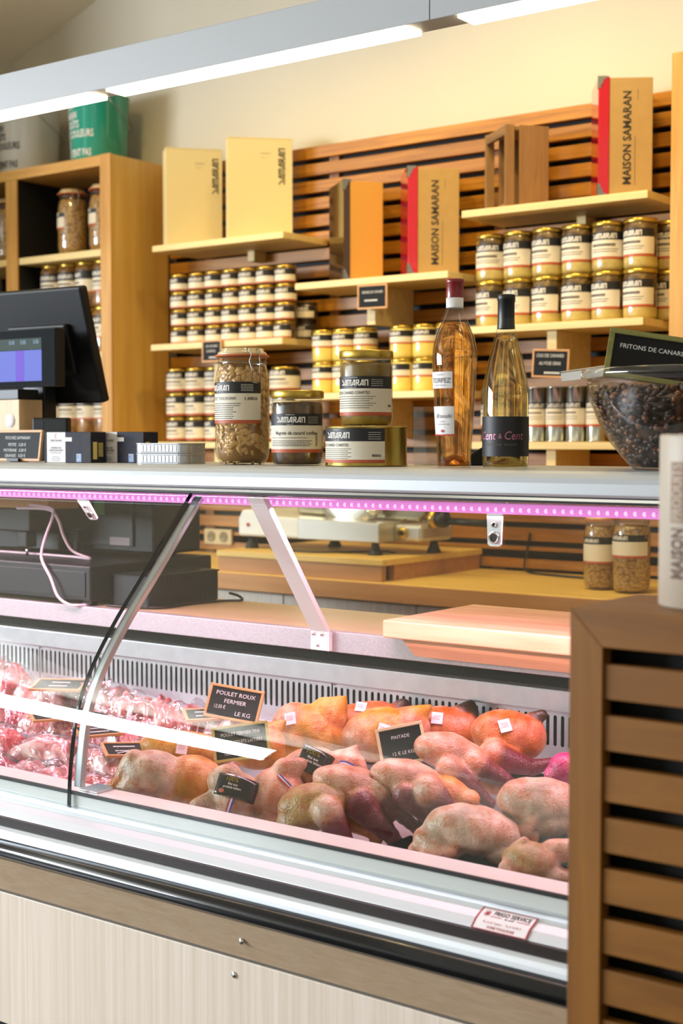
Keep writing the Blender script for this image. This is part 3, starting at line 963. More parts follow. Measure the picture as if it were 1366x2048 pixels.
# clip-top bean jars
def bean_jar(label, loc, rz, s=1.0, contents='mesh', face=-90, logo_off=0.0, lab=(0.083, 0.100, 0.143, 0.166), lang=(-160, -8), words=True, group=None):
    t = thing('bean_jar', label, 'jar', loc, rz, group=group)
    r = 0.0553 * s
    H = 0.234 * s
    sec = [(0.60, 0.0), (0.80, 0.002), (0.93, 0.012), (1.0, 0.030), (1.0, 0.165), (0.965, 0.182), (0.90, 0.196), (0.875, 0.203), (0.875, 0.213), (0.92, 0.2145), (0.92, 0.218)]
    gl = MB().lathe([(r * a, z * s) for a, z in sec], 40, caps=False)
    gl.lathe([(0, 0.002 * s), (r * 0.6, 0.0)], 40, caps=False)
    gl.build('glass_body', M_glass, t)
    lid = MB().lathe([(r * 0.90, 0.2205 * s), (r * 0.92, 0.222 * s), (r * 0.88, 0.227 * s), (r * 0.80, 0.2285 * s), (r * 0.80, 0.234 * s), (r * 0.70, 0.233 * s), (0, 0.229 * s)], 36)
    lid.build('glass_lid', M_lidglass, t)
    MB().lathe([(r * 0.93, 0.2175 * s), (r * 1.0, 0.2180 * s), (r * 1.0, 0.2205 * s), (r * 0.93, 0.2210 * s)], 36).build('rubber_seal', M_seal, t)
    w = MB()
    w.tube([(r * 0.905 * math.cos(a), r * 0.905 * math.sin(a), 0.2065 * s) for a in [2 * math.pi * i / 28 for i in range(28)]], 0.0012 * s, 6, closed=True)
    for sg in (-1, 1):
        fx = lambda rad, tang, z: (rad * math.cos(R(-22)) - tang * math.sin(R(-22)), rad * math.sin(R(-22)) + tang * math.cos(R(-22)), z)
        w.tube([fx(r * 0.72, sg * 0.010 * s, 0.234 * s), fx(r * 0.95, sg * 0.012 * s, 0.231 * s), fx(r * 1.04, sg * 0.0085 * s, 0.220 * s), fx(r * 1.0, sg * 0.012 * s, 0.207 * s), fx(r * 1.06, sg * 0.009 * s, 0.192 * s), fx(r * 1.10, sg * 0.009 * s, 0.165 * s)], 0.0013 * s, 6)
    w.tube([fx(r * 1.10, -0.009 * s, 0.165 * s), fx(r * 1.11, 0, 0.1635 * s), fx(r * 1.10, 0.009 * s, 0.165 * s)], 0.0013 * s, 6)
    w.build('wire_clip', M_wire, t)
    if contents == 'mesh':
        core = MB().lathe([(r * 0.60, 0.004 * s), (r * 0.88, 0.012 * s), (r * 0.925, 0.03 * s), (r * 0.925, 0.165 * s), (r * 0.86, 0.188 * s), (r * 0.80, 0.200 * s), (0, 0.200 * s)], 32)
        core.build('sauce', M_sauce, t)
        bm_ = MB()
        rnd = random.Random(3)
        for i in range(760):
            z = rnd.uniform(0.008, 0.196)
            rad = r * (0.915 if 0.03 < z < 0.16 else (0.55 + z * 12 if z <= 0.03 else 0.915 - (z - 0.16) * 2.6))
            a = rnd.uniform(0, 2 * math.pi)
            q = Matrix.Rotation(a, 3, 'Z') @ Matrix.Rotation(rnd.uniform(0, math.pi), 3, 'X')
            bm_.ball((rad * math.cos(a), rad * math.sin(a), z * s), (0.0032 * s, 0.0102 * s, 0.0050 * s), 8, 5, mx=q)
        tag(bm_.build('beans', M_bean, t), kind='stuff')
    else:
        MB().lathe([(r * 0.60, 0.004 * s), (r * 0.9, 0.012 * s), (r * 0.965, 0.03 * s), (r * 0.965, 0.165 * s), (r * 0.90, 0.186 * s), (r * 0.84, 0.199 * s), (0, 0.199 * s)], 32).build('beans', M_cassoulet, t)
    z0, z1, z2, z3 = [q * s for q in (lab[0] - 0.0, lab[0] + 0.007, lab[2], lab[3])]
    lb = band_label(r * 1.008, R(lang[0]), R(lang[1]), [(z2, z3, 0), (z1, z2, 1), (z0, z1, 2)], 26).build('paper_label', LAB, t)
    mid = R((lang[0] + lang[1]) / 2)
    C = lambda th: cyl(r * 1.014, R(th), 0)
    lettering('lettering', [shift(logo2d(size=0.0105 * s), 0, z2 + 0.006 * s, 'C')], M_whiteink, lb, C(lang[0] + 52))
    if words:
        lettering('lettering', [shift(text2d('CASSOULET TOULOUSAIN', 0.0088 * s, 0.8, 0.0), 0.0 * s, z2 - 0.013 * s, 'L'), shift(text2d('1.35KG', 0.0075 * s, 1.2, 0.03), 0.128 * s, z2 - 0.013 * s, 'R')] +
                  [bars2d([(0.0, 0.075 * s + random.uniform(0, 0.02), z2 - (0.021 + 0.0042 * i) * s, 0.0013) for i in range(8)])], M_ink, lb, C(lang[0] + 12))
        lettering('lettering', [shift(text2d('MAISON', 0.003 * s, 1.3), 0, z3 - 0.005 * s, 'C'), shift(text2d('Depuis 1969', 0.003 * s, 1.0), 0, z2 + 0.0022 * s, 'C'),
                                bars2d([(0.055 * s, 0.080 * s, z2 + (0.005 + 0.003 * i) * s, 0.0008) for i in range(5)])], M_whiteink, lb, C(lang[0] + 52))
    return t


M_lidglass = plain('lid_glass', '#c9b78c', 0.15, coat=0.6)
M_seal = plain('orange_rubber', '#c9652e', 0.5)
M_wire = plain('steel_wire', '#8d8a84', 0.35, 0.9)
M_sauce = plain('bean_sauce', '#8a6026', 0.5)
M_bean = plain('white_bean', '#cc9c58', 0.35, var=0.25, vscale=60, coat=0.4)
bean_jar('clip-top jar of white beans standing on the counter beside the tin stack', (-1.891, 2.2, 1.204), 0, 1.0)
bean_jar('clip-top bean jar on the back bench, nearer the slicer', (-1.800, 3.64, 0.836), 0.15, 0.90, 'flat', words=False, lang=(-165, -15))
bean_jar('clip-top bean jar on the back bench, partly behind the white canister', (-1.690, 3.60, 0.836), 0.1, 0.94, 'flat', words=False, lang=(-165, -15), lab=(0.105, 0.12, 0.152, 0.172))
bean_jar('large bean jar on the upper shelf of the left cabinet', (-4.128, 3.81, 1.9615), -0.2, 1.08, 'flat', words=False, lang=(-175, -65), lab=(0.092, 0.1, 0.135, 0.15))
bean_jar('large bean jar beside the cabinet stile, upper shelf', (-3.955, 3.81, 1.9615), -0.2, 1.08, 'flat', words=False, lang=(-175, -65), lab=(0.092, 0.1, 0.135, 0.15))
bean_jar('large bean jar left of the cabinet divider at the picture edge', (-4.50, 3.81, 1.9615), -0.2, 1.08, 'flat', words=False, lang=(-175, -65), lab=(0.092, 0.1, 0.135, 0.15))

# stew jars in the left cabinet
h = 0.1735
stew = make_jar('stew_jar', 'x', 'jar', 0.0465, h, M_brownstew, [(0.106, 0.138, 0), (0.060, 0.106, 1), (0.054, 0.060, 2)], lid_h=0.012, lid_r=0.9, neck=0.88, group='stew jars in the left cabinet', logo=0.014)
spots, labs = [], []
for base, k0, nm in ((1.5865, 0, 'cabinet middle shelf'), (1.1075, 0, 'cabinet shelf below the till screen')):
    for k in range(2):
        for i, x in enumerate((-4.235, -4.137, -4.040, -3.945)):
            spots.append((x, 3.80, base + k * (h + 0.0005)))
            labs.append('brown stew jar, %s, %s layer, %s from the divider' % (nm, ['lower', 'upper'][k], ORD[i]))
spread(stew, spots, labs, [])
# ---------------------------------------------------------------- gift boxes on the shelves
M_carton_red = plain('red_lacquer', '#c01428', 0.12, coat=0.8)
M_carton_brown = plain('brown_lacquer', '#3e2a14', 0.14, coat=0.8)
M_kraft2 = plain('copper_card', '#cc9844', 0.5)
M_clip = plain('metal_corner', '#9a9a98', 0.3, 0.9)
M_boxink = plain('box_ink', '#2e2a24', 0.7)


def carton(label, loc, rz, w, d, h, off):
    t = thing('cream_carton', label, 'box', loc, R(rz), group='cream cartons on the top left shelf')
    bx('body', (0, 0, 0, w, d, h - 0.004), M_card, t, bevel=0.0015)
    bx('lid_flap', (-0.0008, -0.0008, h - 0.004, w + 0.0008, d + 0.0008, h), M_card, t, bevel=0.001)
    bx('bottom_flap', (0.005, -0.0015, 0, w * 0.4, -0.0002, 0.004), M_card, t)
    F = flat((w * off, -0.0006, h * 0.54), (0, 0, 1), (-1, 0, 0))
    lettering('lettering', [shift(logo2d(size=0.022), 0, 0, 'L')], M_boxink, t, F)
    lettering('lettering', [shift(text2d('MAISON', 0.006, 1.6), 0, 0, 'L'), shift(text2d('Depuis 1969', 0.004, 1.0), 0.003, -0.014, 'L')], M_greyink, t, flat((w * off - 0.085, -0.0006, h * 0.84), (1, 0, 0), (0, 0, 1)))
    return t


carton('shorter cream carton with black vertical lettering, beside the cabinet', (-3.595, 3.765, 1.9585), 50, 0.205, 0.09, 0.350, 0.93)
carton('taller cream carton with black vertical lettering, right of its twin', (-3.301, 3.765, 1.9585), 46, 0.228, 0.06, 0.350, 0.88)


def lid_box(name, label, loc, rz, w, d, h, strip, lac, kraft, words):
    t = thing(name, label, 'box', loc, R(rz))
    bx('body', (strip + 0.0005, 0.001, 0.002, w, d - 0.001, h - 0.004), kraft, t, bevel=0.0015)
    lid = bx('lid', (0, -0.001, 0, strip, d, h), lac, t, bevel=0.002)
    for z0, z1, s in ((h - 0.034, h + 0.001, 1), (-0.0, 0.036, -1)):
        c_ = MB()
        zc = z1 if s == 1 else z0
        pts = [(-0.0012, zc), (0.026, zc), (0.024, zc - s * 0.006), (0.015, zc - s * 0.010), (0.013, zc - s * 0.020), (0.0075, zc - s * 0.026), (0.007, zc - s * 0.034), (-0.0012, zc - s * 0.035)]
        c_.prism([(x, z) for x, z in pts], -0.0022, -0.0010, axis='Y')
        c_.box(-0.0016, -0.0022, min(zc, zc - s * 0.035), -0.0002, 0.014, max(zc, zc - s * 0.035))
        c_.ball((0.006, -0.0024, zc - s * 0.026), 0.0025, 8, 4)
        c_.build('corner_clip', M_clip, lid)
    if words:
        k = h * 0.78
        g = text2d('MAISON SAMARAN', 1.0, 0.95, 0.025)
        e = extent(g)
        sc_ = k / (e[1] - e[0])
        lettering('lettering', ([(x * sc_, y * sc_) for x, y in g[0]], g[1]), M_boxink, t, flat((strip + (w - strip) * 0.50, 0.0004, h * 0.09), (0, 0, 1), (-1, 0, 0)))
        lettering('lettering', [bars2d([(0, 0.14, 0, 0.0016)])], M_greyink, t, flat((strip + (w - strip) * 0.60, 0.0004, h * 0.09), (0, 0, 1), (-1, 0, 0)))
        lettering('lettering', [bars2d([(0, 0.03, 0, 0.0014)])], M_greyink, t, flat((strip + (w - strip) * 0.66, 0.0004, h * 0.80), (0, 0, 1), (-1, 0, 0)))
    return t


lid_box('gift_box', 'dark brown and copper gift box with metal corners on the middle shelf', (-2.800, 3.768, 1.7805), 52, 0.135, 0.185, 0.328, 0.022, M_carton_brown, M_kraft2, False)
lid_box('gift_box', 'red and kraft gift box on the middle shelf beside the brown one', (-2.545, 3.765, 1.7805), 42, 0.165, 0.165, 0.340, 0.032, M_carton_red, M_kraft, True)
lid_box('gift_box', 'red and kraft gift box on the highest right shelf beside the crate', (-1.882, 3.76, 1.9585), 33, 0.155, 0.175, 0.340, 0.032, M_carton_red, M_kraft, True)

# small slatted crate
M_grey_wood = wood('weathered_pine', '#7a5a38', '#a07c52', (30, 30, 2.5), 0.7, 0.1)
M_grey_woodx = wood('weathered_pine_flat', '#7a5a38', '#a07c52', (30, 2.5, 30), 0.7, 0.1)
t = thing('wooden_crate', 'weathered wooden slatted crate standing on end on the top right shelf', 'crate', (-2.190, 3.765, 1.9585), R(52))
Wc, Dc, Hc = 0.140, 0.175, 0.247
for b in ((0.0, 0.0, 0, 0.028, 0.012, Hc), (0.046, 0.0, 0, Wc, 0.010, Hc), (0.046, Dc - 0.010, 0, Wc, Dc, Hc), (0.0, Dc - 0.012, 0, 0.028, Dc, Hc), (Wc - 0.01, 0.013, 0.012, Wc, 0.08, Hc - 0.012), (Wc - 0.01, 0.09, 0.012, Wc, Dc - 0.013, Hc - 0.012)):
    bx('slat', b, M_grey_wood, t, bevel=0.001)
for z0, z1 in ((0.0, 0.012), (Hc - 0.014, Hc - 0.002)):
    bx('end_board', (0.004, 0.0125, z0, Wc - 0.001, Dc - 0.0125, z1) if z0 == 0 else (0.029, 0.0125, z0, Wc - 0.011, Dc - 0.0125, z1), M_grey_woodx, t, bevel=0.001)
bx('rail', (0.001, 0.0125, Hc - 0.03, 0.014, Dc - 0.0125, Hc - 0.002), M_grey_woodx, t, bevel=0.001)

# ---------------------------------------------------------------- buckets on the cabinet
M_bw = plain('white_enamelled_tin', '#d6d6cc', 0.15, coat=0.6)
M_bt = plain('teal_enamelled_tin', '#2f9d86', 0.12, coat=0.8)


def bucket(label, loc, mat_, ink, r0, r1, h):
    t = thing('tin_bucket', label, 'bucket', loc)
    b = MB().lathe([(r0 * 0.96, 0.0), (r0, 0.004), (r1, h - 0.006), (r1 * 1.02, h - 0.004), (r1 * 1.02, h), (r1 * 0.98, h), (r0 * 0.96, 0.008), (0, 0.008)], 40)
    b.build('body', mat_, t)
    pts = []
    for i in range(13):
        a = math.pi * i / 12
        pts.append(((r1 + 0.014 + 0.02 * abs(math.cos(a)) ** 3) * math.cos(a), -(r1 + 0.014) * math.sin(a), h - 0.03 - 0.085 * math.sin(a) ** 0.7))
    q = Matrix.Rotation(R(150), 3, 'Z')
    MB().tube([q @ Vector(p) for p in pts], 0.0018, 6).build('handle', M_wire, t)
    lines = ['MAISON', 'SAMARAN', 'LES GOÛTS', '& LES COULEURS', 'NE SE', 'DISCUTENT PAS']
    gs = []
    for i, s in enumerate(lines):
        gs.append(shift(text2d(s, 0.038, 0.62, 0.02), -0.115, h - 0.058 - i * 0.0355, 'L'))
    rm = (r0 + r1) / 2
    th = R(-88)
    lettering('lettering', gs, ink, t, lambda x, y: ((r0 + (r1 - r0) * y / h + 0.0012) * math.cos(th + x / rm), (r0 + (r1 - r0) * y / h + 0.0012) * math.sin(th + x / rm), y))
    return t


bucket('glossy teal tin bucket with white lettering on top of the cabinet', (-4.055, 3.88, 2.3025), M_bt, M_whiteink, 0.105, 0.116, 0.265)
bucket('glossy white tin bucket with black lettering at the picture edge, on the cabinet', (-4.46, 3.88, 2.3025), M_bw, M_ink, 0.115, 0.127, 0.265)


# ---------------------------------------------------------------- slate price signs
def sign(label, w, h, lines, loc, rot, frame=0.006, frame_mat=None, stand=False, name='price_sign', group=None, ink=None):
    """lines: (text, size, x, y, xscale) with x, y as fractions from the board centre"""
    t = thing(name, label, 'sign', loc, group=group, rot=rot)
    fm = frame_mat or M_frame
    for b in ((-w / 2, -0.003, -h / 2, w / 2, 0.003, -h / 2 + frame), (-w / 2, -0.003, h / 2 - frame, w / 2, 0.003, h / 2), (-w / 2, -0.003, -h / 2 + frame, -w / 2 + frame, 0.003, h / 2 - frame), (w / 2 - frame, -0.003, -h / 2 + frame, w / 2, 0.003, h / 2 - frame)):
        bx('frame_bar', b, fm, t, bevel=0.0008)
    brd = bx('slate', (-w / 2 + frame, -0.0012, -h / 2 + frame, w / 2 - frame, 0.0012, h / 2 - frame), M_chalk, t)
    gs = [shift(text2d(s, sz, xs), x * w, y * h, 'C') if s else bars2d([(x * w - sz * 2.4, x * w + sz * 2.4, y * h, sz * 0.5)]) for (s, sz, x, y, xs) in lines]
    if gs:
        lettering('lettering', gs, ink or M_chalkink, brd, flat((0, -0.0017, 0), (1, 0, 0), (0, 0, 1)))
    return t


GS = 'price signs on the shelf edges'
sign('small slate sign hanging under the small-jar shelf', 0.092, 0.076, [('DE CANARD', 0.012, 0, 0.18, 0.8), ('CONFITES', 0.012, -0.05, -0.05, 0.8), (None, 0.010, 0.12, -0.32, 0.8)], (-3.355, 3.742, 1.568), (0, 0, 0), group=GS)
sign('small slate sign hanging under the shelf of the brown box', 0.112, 0.079, [('GRAISSE DE CANARD', 0.011, 0.0, 0.14, 0.75), (None, 0.010, -0.05, -0.18, 0.7)], (-2.665, 3.742, 1.716), (0, 0, R(4)), group=GS)
sign('small slate sign hanging beside the bowl, below the confit jars', 0.122, 0.084, [('COU DE CANARD', 0.014, -0.02, 0.22, 0.8), ('AU FOIE GRAS', 0.014, -0.02, -0.05, 0.8), (None, 0.011, 0.05, -0.36, 0.8)], (-2.020, 3.742, 1.481), (0, R(3), 0), group=GS)

# ---------------------------------------------------------------- things standing on the counter
ZC = 1.2042


def label_jar(name, label, loc, rz, r, h, contents, lidm, bands, lang, words, fs=1.0, lid_r=1.02, lid_h=0.014, barcode=False):
    t = thing(name, label, 'jar', loc, rz)
    hb = h - lid_h
    gl = MB().lathe([(r * 0.80, 0.0), (r * 0.93, 0.002), (r * 0.985, 0.008), (r, 0.018), (r, hb * 0.90), (r * 0.97, hb * 0.95), (r * 0.955, hb * 0.97), (r * 0.955, hb)], 44, caps=False)
    gl.build('glass_body', M_glass, t)
    MB().lathe([(0, 0.001), (r * 0.80, 0.002), (r * 0.91, 0.005), (r * 0.965, 0.018), (r * 0.965, hb * 0.87), (r * 0.93, hb * 0.93), (0, hb * 0.93)], 40).build('contents', contents, t)
    MB().lathe([(r * lid_r * 0.985, hb - 0.001), (r * lid_r, hb + 0.001), (r * lid_r, h - 0.003), (r * lid_r * 0.98, h - 0.0008), (r * lid_r * 0.93, h), (r * lid_r * 0.88, h - 0.0015), (0, h - 0.0015)], 44).build('lid', lidm, t)
    lb = band_label(r * 1.008, R(lang[0]), R(lang[1]), bands, 30).build('paper_label', LAB, t)
    for th, ink, gs in words:
        lettering('lettering', gs, ink, lb, cyl(r * 1.016, R(th), 0))
    return t


def dark_band(z0, z1, s):
    k = s * 0.46
    return [shift(logo2d(size=s), 0, (z0 + z1) / 2 - s * 0.52, 'C'), shift(text2d('MAISON', 0.0030, 1.6), 0, z1 - 0.0036, 'C'), shift(text2d('Depuis 1969', 0.0028, 1.0), 0, z0 + 0.0012, 'C'),
            bars2d([(0.036, 0.060, z0 + (z1 - z0) * (0.2 + 0.16 * i), 0.0007) for i in range(4)])]


M_magret = mottled('magret_in_fat', '#2b1a0e', '#6e4c24', 22, coat=0.0, rough=0.3, c3='#4a3218')
M_leg = mottled('legs_in_fat', '#5e4216', '#a48638', 16, coat=0.0, rough=0.35, c3='#846628')
label_jar('magret_jar', 'gold-lidded jar of duck breasts between the bean jar and the stacked can', (-1.748, 2.2, ZC), 0, 0.0512, 0.1465, M_magret, M_gold,
          [(0.078, 0.101, 0), (0.032, 0.078, 1), (0.025, 0.032, 2)], (-158, 16),
          [(-68, M_whiteink, dark_band(0.078, 0.101, 0.0105)),
           (-68, M_ink, [shift(text2d('Magrets de canard confits', 0.0098, 0.88, 0.012), 0.010, 0.060, 'C'), bars2d([(-0.05, 0.035, 0.0535, 0.0009)] + [(-0.05, 0.045 - 0.004 * (i % 2), 0.0475 - 0.0032 * i, 0.0011) for i in range(4)])]
            + [([(0.0535, 0.038 + 0.0030 * i), (0.0585, 0.038 + 0.0030 * i), (0.0585, 0.0395 + 0.0030 * i), (0.0535, 0.0395 + 0.0030 * i)], [(0, 1, 2, 3)]) for i in range(9)])])
# flat gold can with a jar on top
t = thing('flat_can', 'low wide gold can with grey label under the jar of duck legs', 'can', (-1.581, 2.2, ZC))
r, h = 0.0772, 0.0755
MB().lathe([(r * 0.985, 0), (r * 1.015, 0.001), (r * 1.015, 0.003), (r, 0.005), (r, h - 0.005), (r * 1.015, h - 0.003), (r * 1.015, h - 0.001), (r * 0.985, h), (r * 0.96, h - 0.002), (0, h - 0.002)], 56).build('can_body', M_tingold, t)
lb = band_label(r * 1.006, R(-160), R(-28), [(0.047, 0.071, 0), (0.013, 0.047, 1), (0.007, 0.013, 2)], 36).build('paper_label', LAB, t)
C1 = cyl(r * 1.011, R(-100), 0)
lettering('lettering', dark_band(0.047, 0.071, 0.0105)[:3], M_whiteink, lb, C1)
lettering('lettering', bars2d([(0.066, 0.090, 0.051 + 0.004 * i, 0.0007) for i in range(4)]), M_whiteink, lb, C1)
lettering('lettering', [shift(text2d('CUISSES DE CANARD CONFITES', 0.0076, 0.86, 0.008), 0.028, 0.0375, 'R'), 
                        bars2d([(-0.05, 0.033 - 0.006 * (i % 2), 0.0325 - 0.0036 * i, 0.0010) for i in range(6)])], M_ink, lb, C1)
lettering('lettering', shift(text2d('850G', 0.0062, 1.25, 0.03), 0.090, 0.0185, 'R'), M_ink, lb, C1)
label_jar('duck_leg_jar', 'gold-lidded jar of confit duck legs stacked on the flat gold can', (-1.581, 2.2, ZC + 0.0757), 0, 0.0502, 0.1425, M_leg, M_gold,
          [(0.070, 0.093, 0), (0.026, 0.070, 1), (0.0195, 0.026, 2)], (-158, 16),
          [(-84, M_whiteink, dark_band(0.070, 0.093, 0.0105)),
           (-84, M_ink, [shift(text2d('CUISSES DE CANARD CONFITES', 0.0078, 0.82, 0.008), 0.033, 0.0595, 'R'), shift(text2d('700G', 0.0056, 0.9, 0.03), 0.084, 0.036, 'R'),
                         bars2d([(-0.05, 0.045 - 0.006 * (i % 3), 0.0545 - 0.0042 * i, 0.0010) for i in range(6)])])])

# wine bottles
M_rose = liquid('rose_wine', (1.0, 0.78, 0.48, 1), 1)
M_wine = liquid('white_wine', (1.0, 0.94, 0.68, 1), 1)
M_wax = plain('red_capsule', '#7d1218', 0.3, coat=0.3)
M_blackcap = plain('black_capsule', '#0e0e12', 0.4)
M_bw2 = plain('bottle_label_white', '#dcd8d8', 0.5)
M_pinkfoil = plain('pink_foil', '#c77a96', 0.35, 0.5)


def bottle(name, label, loc, prof, punt, mat_, fill_z):
    t = thing(name, label, 'bottle', loc)
    MB().lathe(prof, 48, caps=False).build('glass_body', M_glass, t)
    inn = [(max(r_ - 0.0016, 0.001), z + (0.002 if i == 0 else 0)) for i, (r_, z) in enumerate(prof)]
    body = [(0.0, punt), (prof[0][0] * 0.45, punt * 0.8), (prof[0][0] * 0.8, 0.006)] + [q for q in inn if q[1] < fill_z]
    last = body[-1]
    nxt = [q for q in inn if q[1] >= fill_z][0]
    f_ = (fill_z - last[1]) / (nxt[1] - last[1])
    body += [(last[0] + (nxt[0] - last[0]) * f_, fill_z), (0.0, fill_z)]
    MB().lathe(body, 48, caps=False).build('wine', mat_, t)
    return t


pr = [(0.0285, 0.0), (0.0305, 0.003), (0.0310, 0.010), (0.0335, 0.060), (0.0372, 0.120), (0.0402, 0.175), (0.0412, 0.198), (0.0400, 0.215), (0.0350, 0.238), (0.0275, 0.257), (0.0195, 0.272), (0.0160, 0.283), (0.0152, 0.300), (0.0152, 0.336)]
b = bottle('rose_wine_bottle', 'tall rose wine bottle with red capsule and two small white labels', (-1.384, 2.2, ZC), pr, 0.024, M_rose, 0.262)
MB().lathe([(0.0158, 0.288), (0.0158, 0.306), (0.0, 0.306)], 28, caps=False).build('neck_band', M_bw2, b)
MB().lathe([(0.0160, 0.3062), (0.0158, 0.331), (0.0168, 0.333), (0.0170, 0.339), (0.0160, 0.340), (0, 0.340)], 28, caps=False).build('capsule', M_wax, b)


def patch(prof, z0, z1, a0, a1, off, n=14, m=12):
    def rad(z):
        for (p, q) in zip(prof, prof[1:]):
            if p[1] <= z <= q[1]:
                return p[0] + (q[0] - p[0]) * (z - p[1]) / (q[1] - p[1]) + off
        return prof[-1][0] + off
    return lambda u, v: (rad(z0 + (z1 - z0) * v) * math.cos(a0 + (a1 - a0) * u), rad(z0 + (z1 - z0) * v) * math.sin(a0 + (a1 - a0) * u), z0 + (z1 - z0) * v), rad


fn, rad = patch(pr, 0.142, 0.172, R(-150), R(-63), 0.0006)
l1 = MB().grid(fn, 14, 4).build('upper_label', M_bw2, b)
mp = lambda th, off=0.0012: (lambda x, y: (((rad(y) + off) * math.cos(R(th) + x / 0.039)), (rad(y) + off) * math.sin(R(th) + x / 0.039), y))
lettering('lettering', [shift(text2d('TORPEZ', 0.0125, 0.9), 0, 0.152, 'C'), shift(text2d('SAINT TROPEZ', 0.003, 1.2), 0, 0.1465, 'C'), shift(text2d('MAISON', 0.0028, 1.4), 0, 0.1655, 'C')], M_greyink, l1, mp(-98))
fn2, rad2 = patch(pr, 0.058, 0.110, R(-148), R(-58), 0.0006)
l2 = MB().grid(fn2, 14, 5).build('lower_label', M_bw2, b)
mp2 = lambda x, y: ((rad2(y) + 0.0012) * math.cos(R(-95) + x / 0.036), (rad2(y) + 0.0012) * math.sin(R(-95) + x / 0.036), y)
lettering('lettering', [shift(text2d('Bravade', 0.011, 0.9, 0, 0.35), 0.002, 0.089, 'C'), shift(text2d('COTES', 0.003, 1.3), 0, 0.0815, 'C'), shift(text2d('DE PROVENCE', 0.003, 1.3), 0.002, 0.0765, 'C')], M_greyink, l2, mp2)
fr_ = [([(-0.029, 0.0578), (0.0225, 0.0578), (0.0225, 0.0600), (-0.029, 0.0600)], [(0, 1, 2, 3)])]
rows = []
for i in range(16):
    x0_, x1_ = -0.033 + 0.0565 * i / 16, -0.033 + 0.0565 * (i + 1) / 16
    rows.append(([(x0_, 0.0575), (x1_, 0.0575), (x1_, 0.0597), (x0_, 0.0597)], [(0, 1, 2, 3)]))
rows.append(([(0.0035 * math.cos(a), 0.0655 + 0.0026 * math.sin(a)) for a in [2 * math.pi * i / 12 for i in range(12)]], [tuple(range(12))]))
lettering('lettering', rows, M_red, l2, mp2)
pr = [(0.0385, 0.0), (0.0402, 0.003), (0.0406, 0.010), (0.0406, 0.128), (0.0396, 0.145), (0.0365, 0.165), (0.0320, 0.185), (0.0265, 0.205), (0.0215, 0.222), (0.0175, 0.238), (0.0155, 0.252), (0.0145, 0.270), (0.0145, 0.300)]
b = bottle('white_wine_bottle', 'white wine bottle with black capsule and wide black label', (-1.277, 2.2, ZC), pr, 0.022, M_wine, 0.236)
MB().lathe([(0.0156, 0.2455), (0.0149, 0.262), (0.0149, 0.294), (0.0160, 0.2955), (0.0160, 0.303), (0.0150, 0.3055), (0, 0.3055)], 28, caps=False).build('capsule', M_blackcap, b)
lb = MB().lathe([(0.0412, 0.0205), (0.0412, 0.0905)], 34, a0=R(-175), a1=R(45)).build('black_label', M_ink, b)
lettering('lettering', [shift(text2d('Cent', 0.021, 0.85, 0, 0.2), 0.012, 0.050, 'L'), shift(text2d('&', 0.012, 0.9, 0, 0), 0.004, 0.052, 'C'), shift(text2d('Cent', 0.021, 0.85, 0, 0.2), -0.004, 0.050, 'R')], M_pinkfoil, lb, cyl(0.0418, R(-78), 0))
lettering('lettering', [shift(text2d('DOMAINE  BRUNET', 0.0052, 1.3), 0.006, 0.0395, 'C')], M_greyink, lb, cyl(0.0418, R(-78), 0))

# two sardine tins stacked
M_silver = plain('silver_tin', '#b4b6bb', 0.3, 0.7)
M_goldside = plain('pale_gold_tin', '#c2b878', 0.3, 0.7)
for k, lab in ((0, 'lower of the two ribbed sardine tins on the counter'), (1, 'upper of the two ribbed sardine tins on the counter')):
    t = thing('sardine_tin', lab, 'tin', (-2.095, 2.205, ZC + k * 0.0222), R(8), group='ribbed sardine tins')
    w, d, r, h = 0.138, 0.085, 0.022, 0.0215
    out = []
    for (cx, cy, a0) in ((w / 2 - r, d / 2 - r, 0), (-w / 2 + r, d / 2 - r, 90), (-w / 2 + r, -d / 2 + r, 180), (w / 2 - r, -d / 2 + r, 270)):
        for i in range(7):
            a = R(a0 + 15 * i)
            out.append((cx + r * math.cos(a), cy + r * math.sin(a)))
    b = MB()
    grow = lambda o_, f: [(x * f, y * f) for x, y in o_]
    for (z0, z1, f) in ((0, 0.0025, 1.012), (0.0025, h - 0.003, 1.0), (h - 0.003, h, 1.02)):
        b.prism(grow(out, f), z0, z1, axis='Z')
    b.build('tin_body', M_silver, t, bevel=0.0008)
    for i in range(10):
        x = -w / 2 + r + 0.002 + i * 0.0095
        bx('rib', (x, -d / 2 - 0.0012, 0.004, x + 0.0042, -d / 2 + 0.001, h - 0.0045), M_silver, t, bevel=0.0005)
    for i in range(6):
        y = -d / 2 + r + 0.002 + i * 0.0068
        bx('rib', (w / 2 - 0.001, y, 0.004, w / 2 + 0.0012, y + 0.0032, h - 0.0045), M_silver, t, bevel=0.0005)

# two printed fish boxes
M_navy = plain('navy_card', '#141a30', 0.6, spec=0.2, var=0.45, vscale=40, vc='#2b2622')
M_msc = plain('blue_mark', '#1f5a94', 0.4)
M_ivory = plain('ivory_card', '#cfc8c4', 0.5)
M_salmon = plain('salmon_print', '#b8614c', 0.5)
M_barcode = plain('barcode_yellow', '#c9b466', 0.5)


